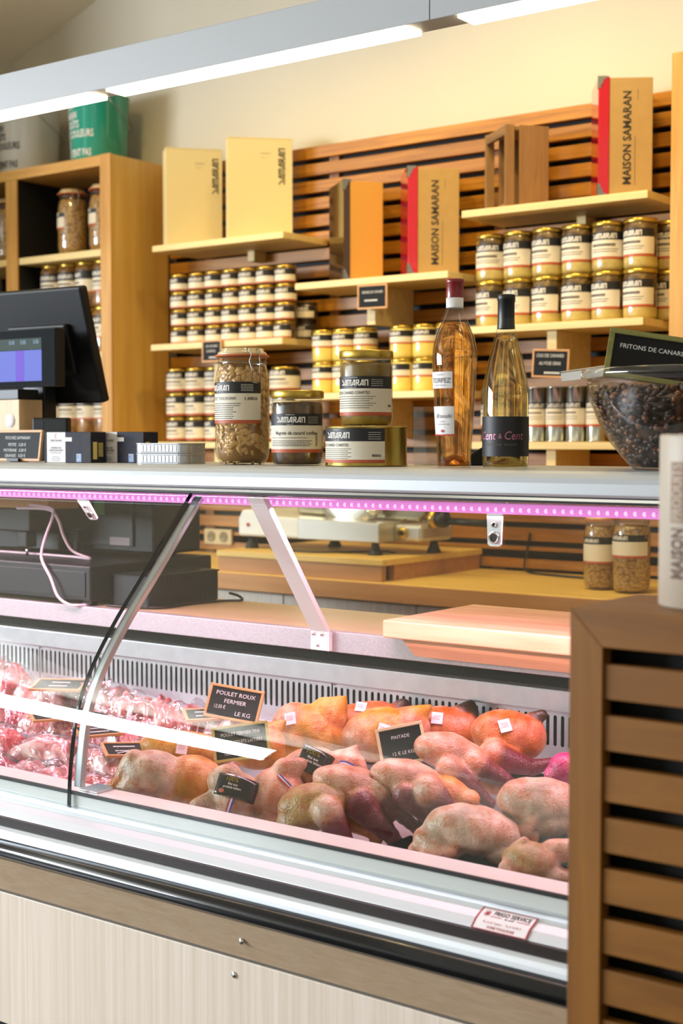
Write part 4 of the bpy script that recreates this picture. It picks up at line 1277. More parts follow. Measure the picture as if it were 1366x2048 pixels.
def fishbox(label, loc, rz):
    t = thing('fish_box', label, 'box', loc, R(rz), group='navy printed fish boxes')
    w, d, h = 0.150, 0.045, 0.068
    bx('carton', (0, 0, 0, w, d, h), M_navy, t, bevel=0.0012)
    p = bx('paper_band', (0.009, -0.0004, 0.0006, 0.069, 0, h - 0.0006), M_ivory, t)
    F = flat((0, -0.0009, 0), (1, 0, 0), (0, 0, 1))
    lettering('lettering', [shift(text2d('PUJADÓ SOLANO', 0.0052, 0.9, 0.02), 0.039, 0.0475, 'C'), shift(text2d('VENTRESCA DE', 0.0052, 0.9, 0.02), 0.039, 0.031, 'C'), shift(text2d('BONITO DEL NORTE', 0.0052, 0.9, 0.02), 0.039, 0.0255, 'C'), shift(text2d('EN ACEITE DE OLIVA', 0.0042, 0.9, 0.0), 0.039, 0.0205, 'C'), bars2d([(0.026, 0.05, 0.012, 0.001), (0.022, 0.055, 0.008, 0.001), (0.025, 0.052, 0.004, 0.001)])], M_ink, p, F)
    lettering('lettering', [([(0.039 + 0.0035 * math.cos(a), 0.059 + 0.005 * math.sin(a)) for a in [R(40 + 260 * i / 12) for i in range(13)]] + [(0.039 + 0.0022 * math.cos(a), 0.059 + 0.0035 * math.sin(a)) for a in [R(300 - 260 * i / 12) for i in range(13)]], [tuple(range(26))]), ([(0.018, 0.0455), (0.06, 0.0455), (0.06, 0.0459), (0.018, 0.0459)], [(0, 1, 2, 3)])], M_salmon, p, F)
    bx('band_tab', (0.069, -0.0006, 0.047, 0.090, -0.0001, 0.056), M_ivory, t)
    k = bx('eco_mark', (0.104, -0.0005, 0.002, 0.120, 0, 0.020), M_msc, t)
    lettering('lettering', [shift(text2d('MSC', 0.0065, 0.9, 0.01), 0.112, 0.0145, 'C'), ([(0.108, 0.009), (0.111, 0.004), (0.117, 0.012), (0.1165, 0.013), (0.111, 0.006), (0.109, 0.009)], [tuple(range(6))])], M_whiteink, k, F)
    bc = bx('barcode', (w, 0.006, 0.008, w + 0.0005, 0.018, 0.046), M_barcode, t)
    bb = MB()
    for i in range(12):
        bb.box(w + 0.0002, 0.022, 0.014 + i * 0.0026, w + 0.0006, 0.036, 0.0154 + i * 0.0026)
    bb.build('barcode', M_barcode, t)
    return t


fishbox('navy fish box with white paper band beside the bag-price sign', (-2.446, 2.165, ZC), 0)
fishbox('second navy fish box, half hidden behind the paper-banded one', (-2.335, 2.215, ZC), 0)

# sign with bag prices
t = sign('slate sign listing bag prices at the left end of the counter', 0.165, 0.072, [('POCHES SAMARAN', 0.0105, 0.0, 0.20, 0.95), ('PETITE   0.20 €', 0.0100, 0.0, -0.02, 0.95), ('MOYENNE   0.30 €', 0.0100, -0.035, -0.20, 0.95), ('GRANDE   0.50 €', 0.0100, -0.02, -0.37, 0.95)], (-2.560, 2.185, ZC + 0.0375), (R(-8), 0, 0))
bx('foot', (-0.02, -0.012, -0.0375, 0.02, 0.02, -0.031), M_dark, t)

# wooden display post with badge and a card terminal
M_post = wood('pale_post', '#c0a078', '#d4b48c', (30, 30, 2), 0.5)
t = thing('wooden_post', 'pale wooden post with a round badge standing behind the bag-price sign', 'post', (-2.765, 2.36, ZC))
bx('post', (-0.035, -0.03, 0, 0.042, 0.045, 0.150), M_post, t, bevel=0.001)
bx('bracket_arm', (-0.045, -0.026, 0.1502, 0.035, 0.04, 0.176), M_dark2, t, bevel=0.002)
bg_ = MB().lathe([(0.017, 0), (0.017, 0.0008), (0, 0.0008)], 28, mx=Matrix.Translation((0.010, -0.0302, 0.098)) @ Matrix.Rotation(R(90), 4, 'X')).build('badge', M_paper, t)
M_bluep = plain('badge_blue', '#5a7aa0', 0.5)
lettering('lettering', [shift(text2d('LPF', 0.010, 0.9), 0.001, -0.002, 'C'), ([(0.0125 * math.cos(a), 0.0125 * math.sin(a)) for a in [R(110 + 180 * i / 14) for i in range(15)]] + [(0.0115 * math.cos(a), 0.0115 * math.sin(a)) for a in [R(290 - 180 * i / 14) for i in range(15)]], [tuple(range(30))])], M_bluep, bg_, flat((0.010, -0.0312, 0.098), (1, 0, 0), (0, 0, 1)))
t = thing('card_reader', 'black card reader standing behind the bag-price sign', 'card reader', (-2.655, 2.36, ZC), R(20))
bx('body', (-0.035, -0.012, 0, 0.06, 0.012, 0.105), M_dark, t, bevel=0.004)
bx('screen', (-0.028, -0.0126, 0.055, -0.004, -0.0121, 0.098), M_dark2, t)

# till: large monitor seen from behind with a customer display
M_screen = None
m_, nt_, b_ = new_mat('customer_screen')
M_scrv = plain('screen_violet', '#241a60', 0.5, emit=0.7, ecol=(0.20, 0.10, 0.70, 1), spec=0.1)
M_scrb = plain('screen_blue', '#243060', 0.5, emit=0.7, ecol=(0.17, 0.20, 0.72, 1), spec=0.1)
M_scrg = plain('screen_green', '#14241c', 0.5, emit=0.08, ecol=(0.10, 0.25, 0.16, 1), spec=0.1)
t = thing('till_monitor', 'large black till monitor seen from behind with small customer screen', 'monitor', (-2.80, 2.44, ZC))
mx = Matrix.Translation((-2.633, 2.485, 1.346)) @ Matrix.Rotation(R(4), 4, 'Z') @ Matrix.Rotation(R(16), 4, 'X')
bb = MB().box(-0.37, 0.0, 0.0, 0.04, 0.028, 0.292)
bb.v = [tuple(mx @ Vector(q)) for q in bb.v]
bk = bb.build('monitor_shell', M_dark, t, world=True, bevel=0.006)
bb = MB().box(-0.22, -0.016, 0.075, -0.02, 0.002, 0.205); bb.v = [tuple(mx @ Vector(q)) for q in bb.v]
bb.build('rear_cover', M_dark, t, world=True, bevel=0.006)
bx('stand_neck', (-2.82, 2.425, ZC + 0.02, -2.74, 2.468, 1.42), M_dark2, t, world=True, bevel=0.004)
bx('stand_base', (-2.92, 2.405, ZC, -2.68, 2.468, ZC + 0.02), M_dark2, t, world=True, bevel=0.004)
mx = Matrix.Translation((-2.595, 2.335, 1.384)) @ Matrix.Rotation(R(2), 4, 'Z')
bb = MB().box(-0.24, 0.0, 0.0, 0.0, 0.032, 0.141); bb.v = [tuple(mx @ Vector(q)) for q in bb.v]
cd = bb.build('customer_display', M_dark, t, world=True, bevel=0.003)
bb = MB().box(-0.238, -0.0008, 0.003, -0.002, 0.0, 0.138); bb.v = [tuple(mx @ Vector(q)) for q in bb.v]
bb.build('display_glass', plain('display_bezel', '#0a0f11', 0.6, spec=0.05), cd, world=False)
for (x0_, x1_, z0_, z1_, mm) in ((-0.215, -0.047, 0.014, 0.089, M_scrb), (-0.137, -0.108, 0.014, 0.089, M_scrv), (-0.215, -0.047, 0.090, 0.118, M_scrg)):
    e_ = 0.0004 if mm is M_scrv else 0
    bb = MB().box(x0_, -0.0014 - e_, z0_, x1_, -0.0008, z1_); bb.v = [tuple(mx @ Vector(q)) for q in bb.v]
    bb.build('screen_area', mm, cd, world=False)
lettering('lettering', [shift(text2d('0.00', 0.014, 0.8), -0.150, 0.104, 'C'), shift(text2d('0.00', 0.014, 0.8), -0.110, 0.104, 'C'), shift(text2d('0.00', 0.014, 0.8), -0.065, 0.104, 'C')], M_bluep, cd, lambda x, y: tuple(mx @ Vector((x, -0.0018, y))))
bb = MB().box(-0.16, 0.0325, 0.03, -0.10, 0.10, 0.09); bb.v = [tuple(mx @ Vector(q)) for q in bb.v]
bb.build('display_arm', M_dark, t, world=True, bevel=0.003)

# acrylic holder and black device behind the rose bottle
t = thing('acrylic_stand', 'clear acrylic sheet stand behind the flat gold can', 'stand', (-1.52, 2.36, ZC))
bb = MB().prism([(-0.05, 0.0), (0.06, 0.0), (0.055, 0.04), (0.02, 0.105), (0.005, 0.115), (-0.05, 0.115)], 0.0, 0.003, axis='Y')
bb.build('sheet', M_plastic, t, rot=(0, 0, R(36)))
bx('base', (-0.05, -0.01, 0, 0.06, 0.04, 0.002), M_plastic, t)
t = thing('hand_scanner', 'dark wedge-shaped device lying behind the rose wine bottle', 'device', (-1.43, 2.40, ZC), R(30))
bb = MB().prism([(-0.07, 0.0), (0.06, 0.0), (0.06, 0.07), (0.045, 0.072)], -0.03, 0.03, axis='Y')
bb.build('body', M_dark, t, bevel=0.003)
bx('button', (-0.060, -0.034, 0.002, -0.035, -0.0302, 0.010), M_ivory, t)

# bowl of fried duck pieces with lid and sign
t = thing('plastic_bowl', 'large clear plastic bowl of dark fried duck pieces', 'bowl', (-0.955, 2.225, ZC))
pf = [(0.075, 0.0), (0.080, 0.001), (0.098, 0.020), (0.118, 0.045), (0.136, 0.075), (0.150, 0.110), (0.156, 0.138), (0.157, 0.150), (0.166, 0.1505), (0.168, 0.154), (0.166, 0.164), (0.160, 0.1655), (0.153, 0.150), (0.146, 0.110)]
MB().lathe([(0.0, 0.0)] + pf[:12], 56, caps=False).build('bowl_shell', M_plastic, t)
M_frit = plain('fried_pieces', '#4a2c1c', 0.5, var=0.6, vscale=60, vc='#1c100a')
M_frit2 = plain('fried_pieces_light', '#8a5630', 0.4, var=0.5, vscale=40)
fb = MB()
fb.lathe([(0.0, 0.004), (0.066, 0.004), (0.085, 0.022), (0.104, 0.046), (0.121, 0.076), (0.133, 0.110), (0.130, 0.118), (0.10, 0.124), (0, 0.126)], 40)
rnd = random.Random(5)
for i in range(1150):
    zz = rnd.uniform(0.012, 0.130)
    a = rnd.uniform(0, 2 * math.pi)
    rr = 0.0
    for p_, q_ in zip(pf, pf[1:]):
        if p_[1] <= zz <= q_[1]:
            rr = p_[0] + (q_[0] - p_[0]) * (zz - p_[1]) / (q_[1] - p_[1]); break
    rr -= rnd.uniform(0.010, 0.017)
    if i > 880:
        rr *= math.sqrt(rnd.random()); zz = rnd.uniform(0.125, 0.137)
    q = Matrix.Rotation(rnd.uniform(0, 3), 3, 'X') @ Matrix.Rotation(rnd.uniform(0, 3), 3, 'Z')
    fb.ball((rr * math.cos(a), rr * math.sin(a), zz), (rnd.uniform(0.004, 0.010), rnd.uniform(0.004, 0.008), rnd.uniform(0.003, 0.006)), 7, 5, m=1 if rnd.random() < 0.3 else 0, mx=q)
tag(fb.build('fried_duck', [M_frit, M_frit2], t), kind='stuff')
t = thing('bowl_lid', 'clear plastic lid propped open on the bowl of fried duck', 'lid', (-0.955, 2.225, ZC + 0.168))
mx = Matrix.Translation((-0.035, 0.045, 0.020)) @ Matrix.Rotation(R(-5), 4, 'Y') @ Matrix.Rotation(R(6), 4, 'X')
M_lidp = clear('lid_plastic', (0.85, 0.82, 0.74, 1), 1.5, rough=0.3, floor=0.35)
for (x0_, x1_, y0_, y1_) in ((-0.17, -0.012, -0.09, 0.09), (0.0, 0.17, -0.09, 0.09)):
    mm = mx if x0_ < -0.1 else Matrix.Translation((0.0, 0.06, 0.034)) @ Matrix.Rotation(R(-4), 4, 'Y') @ Matrix.Rotation(R(9), 4, 'X')
    b2 = MB()
    b2.box(x0_, y0_, 0.0, x1_, y1_, 0.0025); b2.box(x0_, y0_, -0.016, x0_ + 0.0025, y1_, 0.0); b2.box(x1_ - 0.0025, y0_, -0.016, x1_, y1_, 0.0); b2.box(x0_, y0_, -0.016, x1_, y0_ + 0.0025, 0.0)
    b2.v = [tuple(mm @ Vector(q)) for q in b2.v]
    b2.build('lid_half', M_lidp, t, bevel=0.001)
M_gframe = wood('olive_frame', '#6a6a34', '#8a8848', (8, 40, 40), 0.5)
sign('slate sign with olive frame standing in the bowl of fried duck', 0.145, 0.085, [('FRITONS DE CANARD', 0.0112, 0.0, 0.12, 0.95)], (-0.975, 2.145, 1.385), (R(-20), R(9), R(28)), frame=0.009, frame_mat=M_gframe)
# ---------------------------------------------------------------- equipment behind the glass
ZD = 0.8686
t = thing('cash_drawer', 'long low black cash drawer on the service deck', 'cash drawer', (-2.78, 2.5, ZD))
W = dict(parent=t, world=True)
bx('housing', (-3.25, 2.281, ZD + 0.012, -2.425, 2.70, ZD + 0.094), M_dark2, bevel=0.004, **W)
bx('drawer_front', (-3.235, 2.2785, ZD + 0.02, -2.44, 2.281, ZD + 0.080), M_dark2, bevel=0.002, **W)
for x in (-3.2, -2.47):
    for y in (2.30, 2.57):
        bx('foot', (x, y, ZD, x + 0.028, y + 0.02, ZD + 0.012), M_rubber, **W)
t = thing('power_supply', 'small black vented power unit behind the glass seam', 'power unit', (-2.335, 2.44, ZD))
W = dict(parent=t, world=True)
bx('housing', (-2.398, 2.325, ZD, -2.281, 2.565, ZD + 0.076), M_dark2, bevel=0.006, **W)
for i in range(14):
    y = 2.365 + i * 0.0135
    for z0, z1 in ((0.054, 0.068), (0.008, 0.024)):
        bx('vent_slot', (-2.2815, y, ZD + z0, -2.2800, y + 0.0055, ZD + z1), M_black, **W)
bx('rim', (-2.399, 2.323, ZD + 0.071, -2.280, 2.566, ZD + 0.0745), M_dark, **W)
t = thing('receipt_printer', 'bulky black till housing with hazard tape behind the glass', 'machine', (-2.75, 2.62, ZD + 0.0945))
W = dict(parent=t, world=True)
bx('housing', (-3.02, 2.52, 0.972, -2.452, 2.69, 1.128), M_dark, bevel=0.008, **W)
bx('front_plate', (-2.80, 2.514, 0.99, -2.52, 2.521, 1.12), M_dark2, bevel=0.002, **W)
bx('paper_hood', (-3.0, 2.47, 0.972, -2.74, 2.513, 1.02), M_dark2, bevel=0.004, **W)
bx('cable_plug', (-2.715, 2.48, 1.000, -2.68, 2.513, 1.028), M_dark, bevel=0.002, **W)
bx('cable_plug', (-2.705, 2.485, 0.964, -2.69, 2.505, 1.000), M_dark2, bevel=0.002, **W)
M_haz = plain('hazard_yellow', '#b59a38', 0.5)
for i in range(5):
    x = -2.96 + i * 0.052
    if i == 3: x += 0.012
    MB().prism([(x, 1.030), (x + 0.032, 1.030), (x + 0.042, 1.052), (x + 0.010, 1.052)], 2.5186, 2.5196, axis='Y').build('hazard_stripe', M_haz, **W)
bx('green_sticker', (-2.655, 2.5128, 1.066, -2.618, 2.5138, 1.104), plain('sticker_green', '#2c7a3c', 0.5), **W)
bx('rating_plate', (-2.600, 2.5128, 0.992, -2.53, 2.5138, 1.012), plain('plate_grey', '#8a7f80', 0.5), **W)
MB().lathe([(0.014, -0.008), (0.020, 0.0)], 12, c=(-2.478, 2.60), mx=Matrix.Translation((0, 0, 0.972))).build('foot', M_rubber, **W)
# cardboard box and socket block at far left
t = thing('cardboard_box', 'brown cardboard box tied with cords at the left edge, behind the glass', 'box', (-2.95, 2.40, 0.0))
bx('box_body', (-3.06, 2.36, 1.085, -2.655, 2.46, 1.144), M_kraft, t, world=True, bevel=0.002)
bx('plug_block', (-2.98, 2.37, 1.026, -2.735, 2.44, 1.0845), M_dark, t, world=True, bevel=0.004)
bx('plug_stem', (-2.80, 2.385, 0.985, -2.765, 2.42, 1.0258), M_dark2, t, world=True, bevel=0.003)
MB().tube([(-2.782, 2.402, 0.985), (-2.782, 2.402, 0.9635)], 0.004, 8).build('plug_pin', M_chrome, t, world=True)
M_cord = plain('cream_cord', '#c9b88c', 0.5)
M_pcord = plain('white_cord', '#d8c8ce', 0.5)
M_bcord = plain('black_cable', '#111113', 0.5)


def spline(pts, n=8):
    P = [Vector(p) for p in pts]
    out = []
    for i in range(len(P) - 1):
        a, b, c, d = P[max(i - 1, 0)], P[i], P[i + 1], P[min(i + 2, len(P) - 1)]
        for k in range(n):
            s = k / n
            out.append(0.5 * (2 * b + (c - a) * s + (2 * a - 5 * b + 4 * c - d) * s * s + (3 * b - a - 3 * c + d) * s ** 3))
    out.append(P[-1])
    return out


def cable(label, pts, r, m):
    o = MB().tube(spline(pts), r, 8).build('cable', m)
    return tag(o, label, 'cable')


cable('white power cord hanging from the cardboard box down to the deck', [(-2.70, 2.340, 1.096), (-2.618, 2.336, 1.090), (-2.600, 2.325, 1.070), (-2.605, 2.305, 1.02), (-2.590, 2.280, 0.975), (-2.545, 2.268, 0.93), (-2.520, 2.266, 0.89), (-2.490, 2.270, 0.872), (-2.46, 2.276, 0.8705), (-2.448, 2.30, 0.8715)], 0.0034, M_pcord)
cable('cream cord looping from the cardboard box onto the cash drawer', [(-2.74, 2.335, 1.087), (-2.63, 2.338, 1.086), (-2.595, 2.338, 1.062), (-2.600, 2.36, 1.02), (-2.585, 2.375, 0.985), (-2.54, 2.39, 0.968), (-2.62, 2.41, 0.967), (-2.80, 2.42, 0.967), (-2.95, 2.42, 0.967)], 0.0032, M_pcord)
cable('black cable lying on the deck in front of the power unit', [(-2.40, 2.405, 0.8715), (-2.402, 2.322, 0.873), (-2.392, 2.308, 0.872), (-2.33, 2.315, 0.872), (-2.262, 2.35, 0.872), (-2.262, 2.45, 0.872), (-2.235, 2.53, 0.873), (-2.205, 2.56, 0.874), (-2.235, 2.585, 0.880), (-2.27, 2.592, 0.884)], 0.0032, M_bcord)

# ---------------------------------------------------------------- meat slicer on its platform
M_slicer = plain('cast_aluminium', '#c6c4be', 0.28, 0.6)
M_slw = plain('slicer_white', '#dfe2e6', 0.3, coat=0.2)
t = thing('meat_slicer', 'white and steel meat slicer on rubber feet on the wooden platform', 'slicer', (-2.75, 3.65, 0.9032))
W = dict(parent=t, world=True)
MB().prism([(-3.050, 0.944), (-2.485, 0.944), (-2.485, 1.002), (-2.90, 1.012), (-2.985, 1.030), (-3.034, 1.030), (-3.050, 1.0)], 3.525, 3.78, axis='Y').build('base_body', M_slw, bevel=0.008, **W)
MB().prism([(-2.80, 0.9435), (-2.484, 0.9435), (-2.484, 1.0025), (-2.80, 1.0100)], 3.522, 3.783, axis='Y').build('front_panel', M_slicer, bevel=0.003, **W)
for x, y in ((-3.015, 3.555), (-2.52, 3.555), (-2.83, 3.76), (-2.43, 3.745)):
    MB().lathe([(0.024, 0.0), (0.023, 0.004), (0.013, 0.026), (0.012, 0.042)], 14, mx=Matrix.Translation((x, y, 0.9032))).build('foot', M_rubber, **W)
MB().box(-2.483, 3.60, 0.945, -2.38, 3.78, 0.998).build('motor_housing', M_slicer, bevel=0.012, **W)
MB().lathe([(0.0, 0), (0.018, 0), (0.018, 0.006), (0.012, 0.008), (0, 0.008)], 20, mx=Matrix.Translation((-2.450, 3.598, 0.972)) @ Matrix.Rotation(R(90), 4, 'X')).build('switch', M_gold, **W)
MB().box(-2.457, 3.586, 0.966, -2.443, 3.590, 0.978).build('switch_key', M_dark, **W)
MB().lathe([(0.030, 0), (0.031, 0.014), (0.022, 0.02), (0.02, 0.02)], 24, mx=Matrix.Translation((-2.38, 3.66, 1.015)) @ Matrix.Rotation(R(90), 4, 'Y')).build('dial_collar', M_gold, **W)
MB().lathe([(0.022, 0.02), (0.026, 0.024), (0.026, 0.05), (0.02, 0.054), (0, 0.054)], 24, mx=Matrix.Translation((-2.38, 3.66, 1.015)) @ Matrix.Rotation(R(90), 4, 'Y')).build('dial_knob', M_dark, **W)
MB().tube([(-2.33, 3.66, 1.010), (-2.18, 3.66, 1.006)], 0.012, 10).build('handle', M_dark, **W)
MB().lathe([(0, 0), (0.125, 0.0), (0.13, 0.006), (0.10, 0.018), (0, 0.022)], 40, mx=Matrix.Translation((-2.68, 3.66, 1.10)) @ Matrix.Rotation(R(78), 4, 'X')).build('blade_guard', M_slicer, **W)
MB().prism([(-2.89, 1.014), (-2.42, 1.004), (-2.36, 1.06), (-2.40, 1.16), (-2.86, 1.16), (-2.90, 1.06)], 3.64, 3.665, axis='Y').build('carriage_plate', plain('slicer_steel', '#8f8468', 0.2, 0.9), bevel=0.008, **W)
MB().lathe([(0, 0), (0.012, 0), (0.014, 0.012), (0.03, 0.02), (0.03, 0.03), (0, 0.034)], 20, mx=Matrix.Translation((-2.56, 3.60, 1.012))).build('clamp_knob', M_slicer, **W)
MB().lathe([(0, 0), (0.006, 0), (0.006, 0.002), (0, 0.002)], 12, mx=Matrix.Translation((-3.005, 3.523, 0.982)) @ Matrix.Rotation(R(90), 4, 'X')).build('lamp_button', M_red, **W)
cable('black mains cable on the slicer platform', [(-2.90, 3.515, 0.9064), (-2.80, 3.50, 0.9064), (-2.70, 3.51, 0.9064), (-2.62, 3.60, 0.9064), (-2.56, 3.66, 0.9064), (-2.50, 3.63, 0.9064)], 0.003, M_bcord)
cable('black cable rising from the bench to the slats right of the slicer', [(-1.865, 3.85, 0.8405), (-2.05, 3.88, 0.8405), (-2.19, 3.93, 0.8405), (-2.235, 3.975, 0.856), (-2.235, 3.990, 0.90), (-2.225, 3.992, 0.96)], 0.0035, M_bcord)
t = thing('wall_socket', 'cream double wall socket on the slats left of the slicer', 'socket', (-3.552, 3.99, 0.895))
bx('plate', (-3.62, 3.988, 0.867, -3.484, 3.9995, 0.924), plain('socket_cream', '#c9b890', 0.5), t, world=True, bevel=0.002)
for x in (-3.583, -3.522):
    s_ = MB().lathe([(0.019, 0), (0.020, 0.002), (0.015, 0.002), (0.014, 0.0005), (0, 0.0005)], 20, mx=Matrix.Translation((x, 3.9878, 0.8955)) @ Matrix.Rotation(R(90), 4, 'X')).build('outlet', plain('socket_grey%d' % int(-x * 100), '#8f8468', 0.5), t, world=True)
    for dx in (-0.006, 0.006):
        MB().lathe([(0, 0), (0.0025, 0)], 8, mx=Matrix.Translation((x + dx, 3.9868, 0.8955)) @ Matrix.Rotation(R(90), 4, 'X')).build('pin_hole', M_black, s_)

# ---------------------------------------------------------------- cutting board on the deck
M_bd = wood('board_beech', '#d49a6c', '#ecc09a', (2.0, 40, 26), 0.45, contrast=(0.3, 0.6))
M_bd2 = wood('board_oak', '#8a5c3c', '#b07c54', (2.0, 60, 60), 0.5)
t = thing('cutting_board', 'thick wooden cutting board lying on the service deck by the slatted stand', 'cutting board', (-1.1, 2.42, ZD))
bx('board', (-1.578, 2.250, ZD + 0.002, -0.62, 2.585, 0.905), M_bd, t, world=True, bevel=0.003)
MB().prism([(-1.535, 0.8702), (-0.64, 0.8702), (-0.64, 0.840), (-1.505, 0.840)], 2.255, 2.2785, axis='Y').build('hook_batten', M_bd2, t, world=True)

# ---------------------------------------------------------------- slatted stand in front of the case
M_stand = wood('stand_oak', '#764812', '#96611c', (30, 30, 1.5), 0.5)
M_standx = wood('stand_oak_flat', '#764812', '#96611c', (1.8, 30, 14), 0.5, 0.06)
t = thing('slatted_stand', 'brown slatted wooden stand at the right edge in front of the case', 'stand', (-0.35, 1.5, 0))
W = dict(parent=t, world=True)
sx, ex, sy, ey, zt = -0.730, 0.03, 1.400, 1.575, 1.068
# mitred front frame: stile and top rail meet at 45 degrees
MB().prism([(sx, 0.0), (sx + 0.040, 0.0), (sx + 0.040, zt - 0.041), (sx, zt)], sy, sy + 0.022, axis='Y').build('stile', M_stand, bevel=0.001, **W)
MB().prism([(ex, 0.0), (ex - 0.040, 0.0), (ex - 0.040, zt - 0.041), (ex, zt)], sy, sy + 0.022, axis='Y').build('stile', M_stand, bevel=0.001, **W)
MB().prism([(sx, zt), (sx + 0.040, zt - 0.041), (ex - 0.040, zt - 0.041), (ex, zt)], sy, sy + 0.022, axis='Y').build('top_rail', M_standx, bevel=0.001, **W)
bx('side_panel', (sx, sy + 0.0222, 0.0, sx + 0.018, ey, zt - 0.019), M_stand, bevel=0.001, **W)
bx('side_panel', (ex - 0.018, sy + 0.0222, 0.0, ex, ey, zt - 0.019), M_stand, bevel=0.001, **W)
bx('top_board', (sx, sy + 0.0222, zt - 0.0188, ex, ey, zt), M_standx, bevel=0.001, **W)
bx('backing', (sx + 0.0185, sy + 0.05, 0.0, ex - 0.0185, sy + 0.056, zt - 0.02), M_black, **W)
zt_, k = 1.0085, 0
while zt_ > 0.08:
    bx('slat', (sx + 0.0402, sy + 0.004, zt_ - 0.0385, ex - 0.0402, sy + 0.018, zt_), M_standx, bevel=0.001, **W)
    zt_ -= 0.0563

# canister on the stand
M_can = plain('canister_white', '#b3a593', 0.5)
M_bink = plain('brown_print', '#5a3a22', 0.6)
cx, cy, cr = -0.6085, 1.5075, 0.060
t = thing('paper_canister', 'white paper canister with brown vertical lettering on the slatted stand', 'canister', (cx, cy, zt + 0.0004))
MB().lathe([(cr - 0.002, 0), (cr, 0.002), (cr, 0.187), (cr - 0.001, 0.190), (cr - 0.003, 0.190), (cr - 0.003, 0.184), (0, 0.184)], 56).build('body', M_can, t)
th0 = math.degrees(math.atan2(-cy, -cx))
CM = lambda x, y: cyl(cr + 0.0008, R(th0 - 60) , 0)(y * -1, 0)[:2] + (x,)


def vert_text(s, xs0, z0, hgt, ln, xsc=None, bold=0.0):
    g = text2d(s, 1.0, 1.0, bold)
    e = extent(g)
    kx, ky = ln / (e[1] - e[0]), hgt / 0.72
    return [(-(y * ky) + xs0, z0 + (x - e[0]) * kx) for x, y in g[0]], g[1]


# text runs upwards; columns step to the right around the canister
def around(x, y):
    a = R(th0 - 90 + 28) + x / cr
    return ((cr + 0.0007) * math.cos(a), (cr + 0.0007) * math.sin(a), y)


gs = [vert_text('MAISON', 0.030, 0.033, 0.0165, 0.055, bold=0.03), vert_text('SAMARAN', 0.050, 0.033, 0.0155, 0.055, bold=0.03)]
for g_ in gs: lettering('lettering', g_, M_bink, t, around)
M_bpan = plain('brown_print_pale', '#8a6a4c', 0.6)
pn = []
for i in range(8):
    a0_, a1_ = 0.0125 + 0.075 * i / 8, 0.0125 + 0.075 * (i + 1) / 8
    pn.append(([(a0_, 0.094), (a1_, 0.094), (a1_, 0.160), (a0_, 0.160)], [(0, 1, 2, 3)]))
lettering('printed_panel', pn, M_bpan, t, around)
around2 = lambda x, y: tuple(Vector(around(x, y)) + Vector((around(x, y)[0], around(x, y)[1], 0)) * 0.008)
lettering('lettering', vert_text('PRODUITS', 0.029, 0.096, 0.0145, 0.062), M_can, t, around2)
lettering('lettering', vert_text('DU TERROIR', 0.049, 0.096, 0.0145, 0.062), M_can, t, around2)
# ---------------------------------------------------------------- dressed poultry in the case
SKIN = ['#d49a48', '#d2a288', '#74343e', '#d0b69e', '#44301e', '#cc7c50', '#b3925f', '#c97a24', '#b43a70']
m, nt, b = new_mat('poultry_skin')
L_ = nt.links.new
at_ = nt.nodes.new('ShaderNodeVertexColor'); at_.layer_name = 'skin'
tc = nt.nodes.new('ShaderNodeTexCoord')
n1 = nt.nodes.new('ShaderNodeTexNoise'); n1.inputs['Scale'].default_value = 19; n1.inputs['Detail'].default_value = 5
n2 = nt.nodes.new('ShaderNodeTexVoronoi'); n2.inputs['Scale'].default_value = 330
for q in (n1, n2): L_(tc.outputs['Object'], q.inputs['Vector'])
hs = nt.nodes.new('ShaderNodeHueSaturation')
mr = nt.nodes.new('ShaderNodeMapRange'); mr.inputs['From Min'].default_value = 0.3; mr.inputs['From Max'].default_value = 0.7; mr.inputs['To Min'].default_value = 0.5; mr.inputs['To Max'].default_value = 1.3
mr2 = nt.nodes.new('ShaderNodeMapRange'); mr2.inputs['From Min'].default_value = 0.3; mr2.inputs['From Max'].default_value = 0.7; mr2.inputs['To Min'].default_value = 1.25; mr2.inputs['To Max'].default_value = 0.85
L_(n1.outputs['Fac'], mr.inputs['Value']); L_(mr.outputs[0], hs.inputs['Value'])
L_(n1.outputs['Fac'], mr2.inputs['Value']); L_(mr2.outputs[0], hs.inputs['Saturation'])
n3 = nt.nodes.new('ShaderNodeTexNoise'); n3.inputs['Scale'].default_value = 27; n3.inputs['Detail'].default_value = 7; n3.inputs['Roughness'].default_value = 0.7
L_(tc.outputs['Object'], n3.inputs['Vector'])
rp3 = nt.nodes.new('ShaderNodeMapRange'); rp3.inputs['From Min'].default_value = 0.46; rp3.inputs['From Max'].default_value = 0.62; rp3.inputs['To Max'].default_value = 0.75
L_(n3.outputs['Fac'], rp3.inputs['Value'])
mx3 = nt.nodes.new('ShaderNodeMix'); mx3.data_type = 'RGBA'; mx3.blend_type = 'MULTIPLY'
mx3.inputs['B'].default_value = (0.85, 0.36, 0.16, 1)
L_(rp3.outputs[0], mx3.inputs['Factor']); L_(at_.outputs['Color'], mx3.inputs['A'])
n4 = nt.nodes.new('ShaderNodeTexVoronoi'); n4.inputs['Scale'].default_value = 130
L_(tc.outputs['Object'], n4.inputs['Vector'])
dt = nt.nodes.new('ShaderNodeMapRange'); dt.inputs['From Min'].default_value = 0.10; dt.inputs['From Max'].default_value = 0.30; dt.inputs['To Min'].default_value = 0.8; dt.inputs['To Max'].default_value = 0.0
L_(n4.outputs['Distance'], dt.inputs['Value'])
dm = nt.nodes.new('ShaderNodeMath'); dm.operation = 'MULTIPLY'
L_(dt.outputs[0], dm.inputs[0]); L_(rp3.outputs[0], dm.inputs[1])
mx4 = nt.nodes.new('ShaderNodeMix'); mx4.data_type = 'RGBA'; mx4.inputs['B'].default_value = (0.22, 0.04, 0.015, 1)
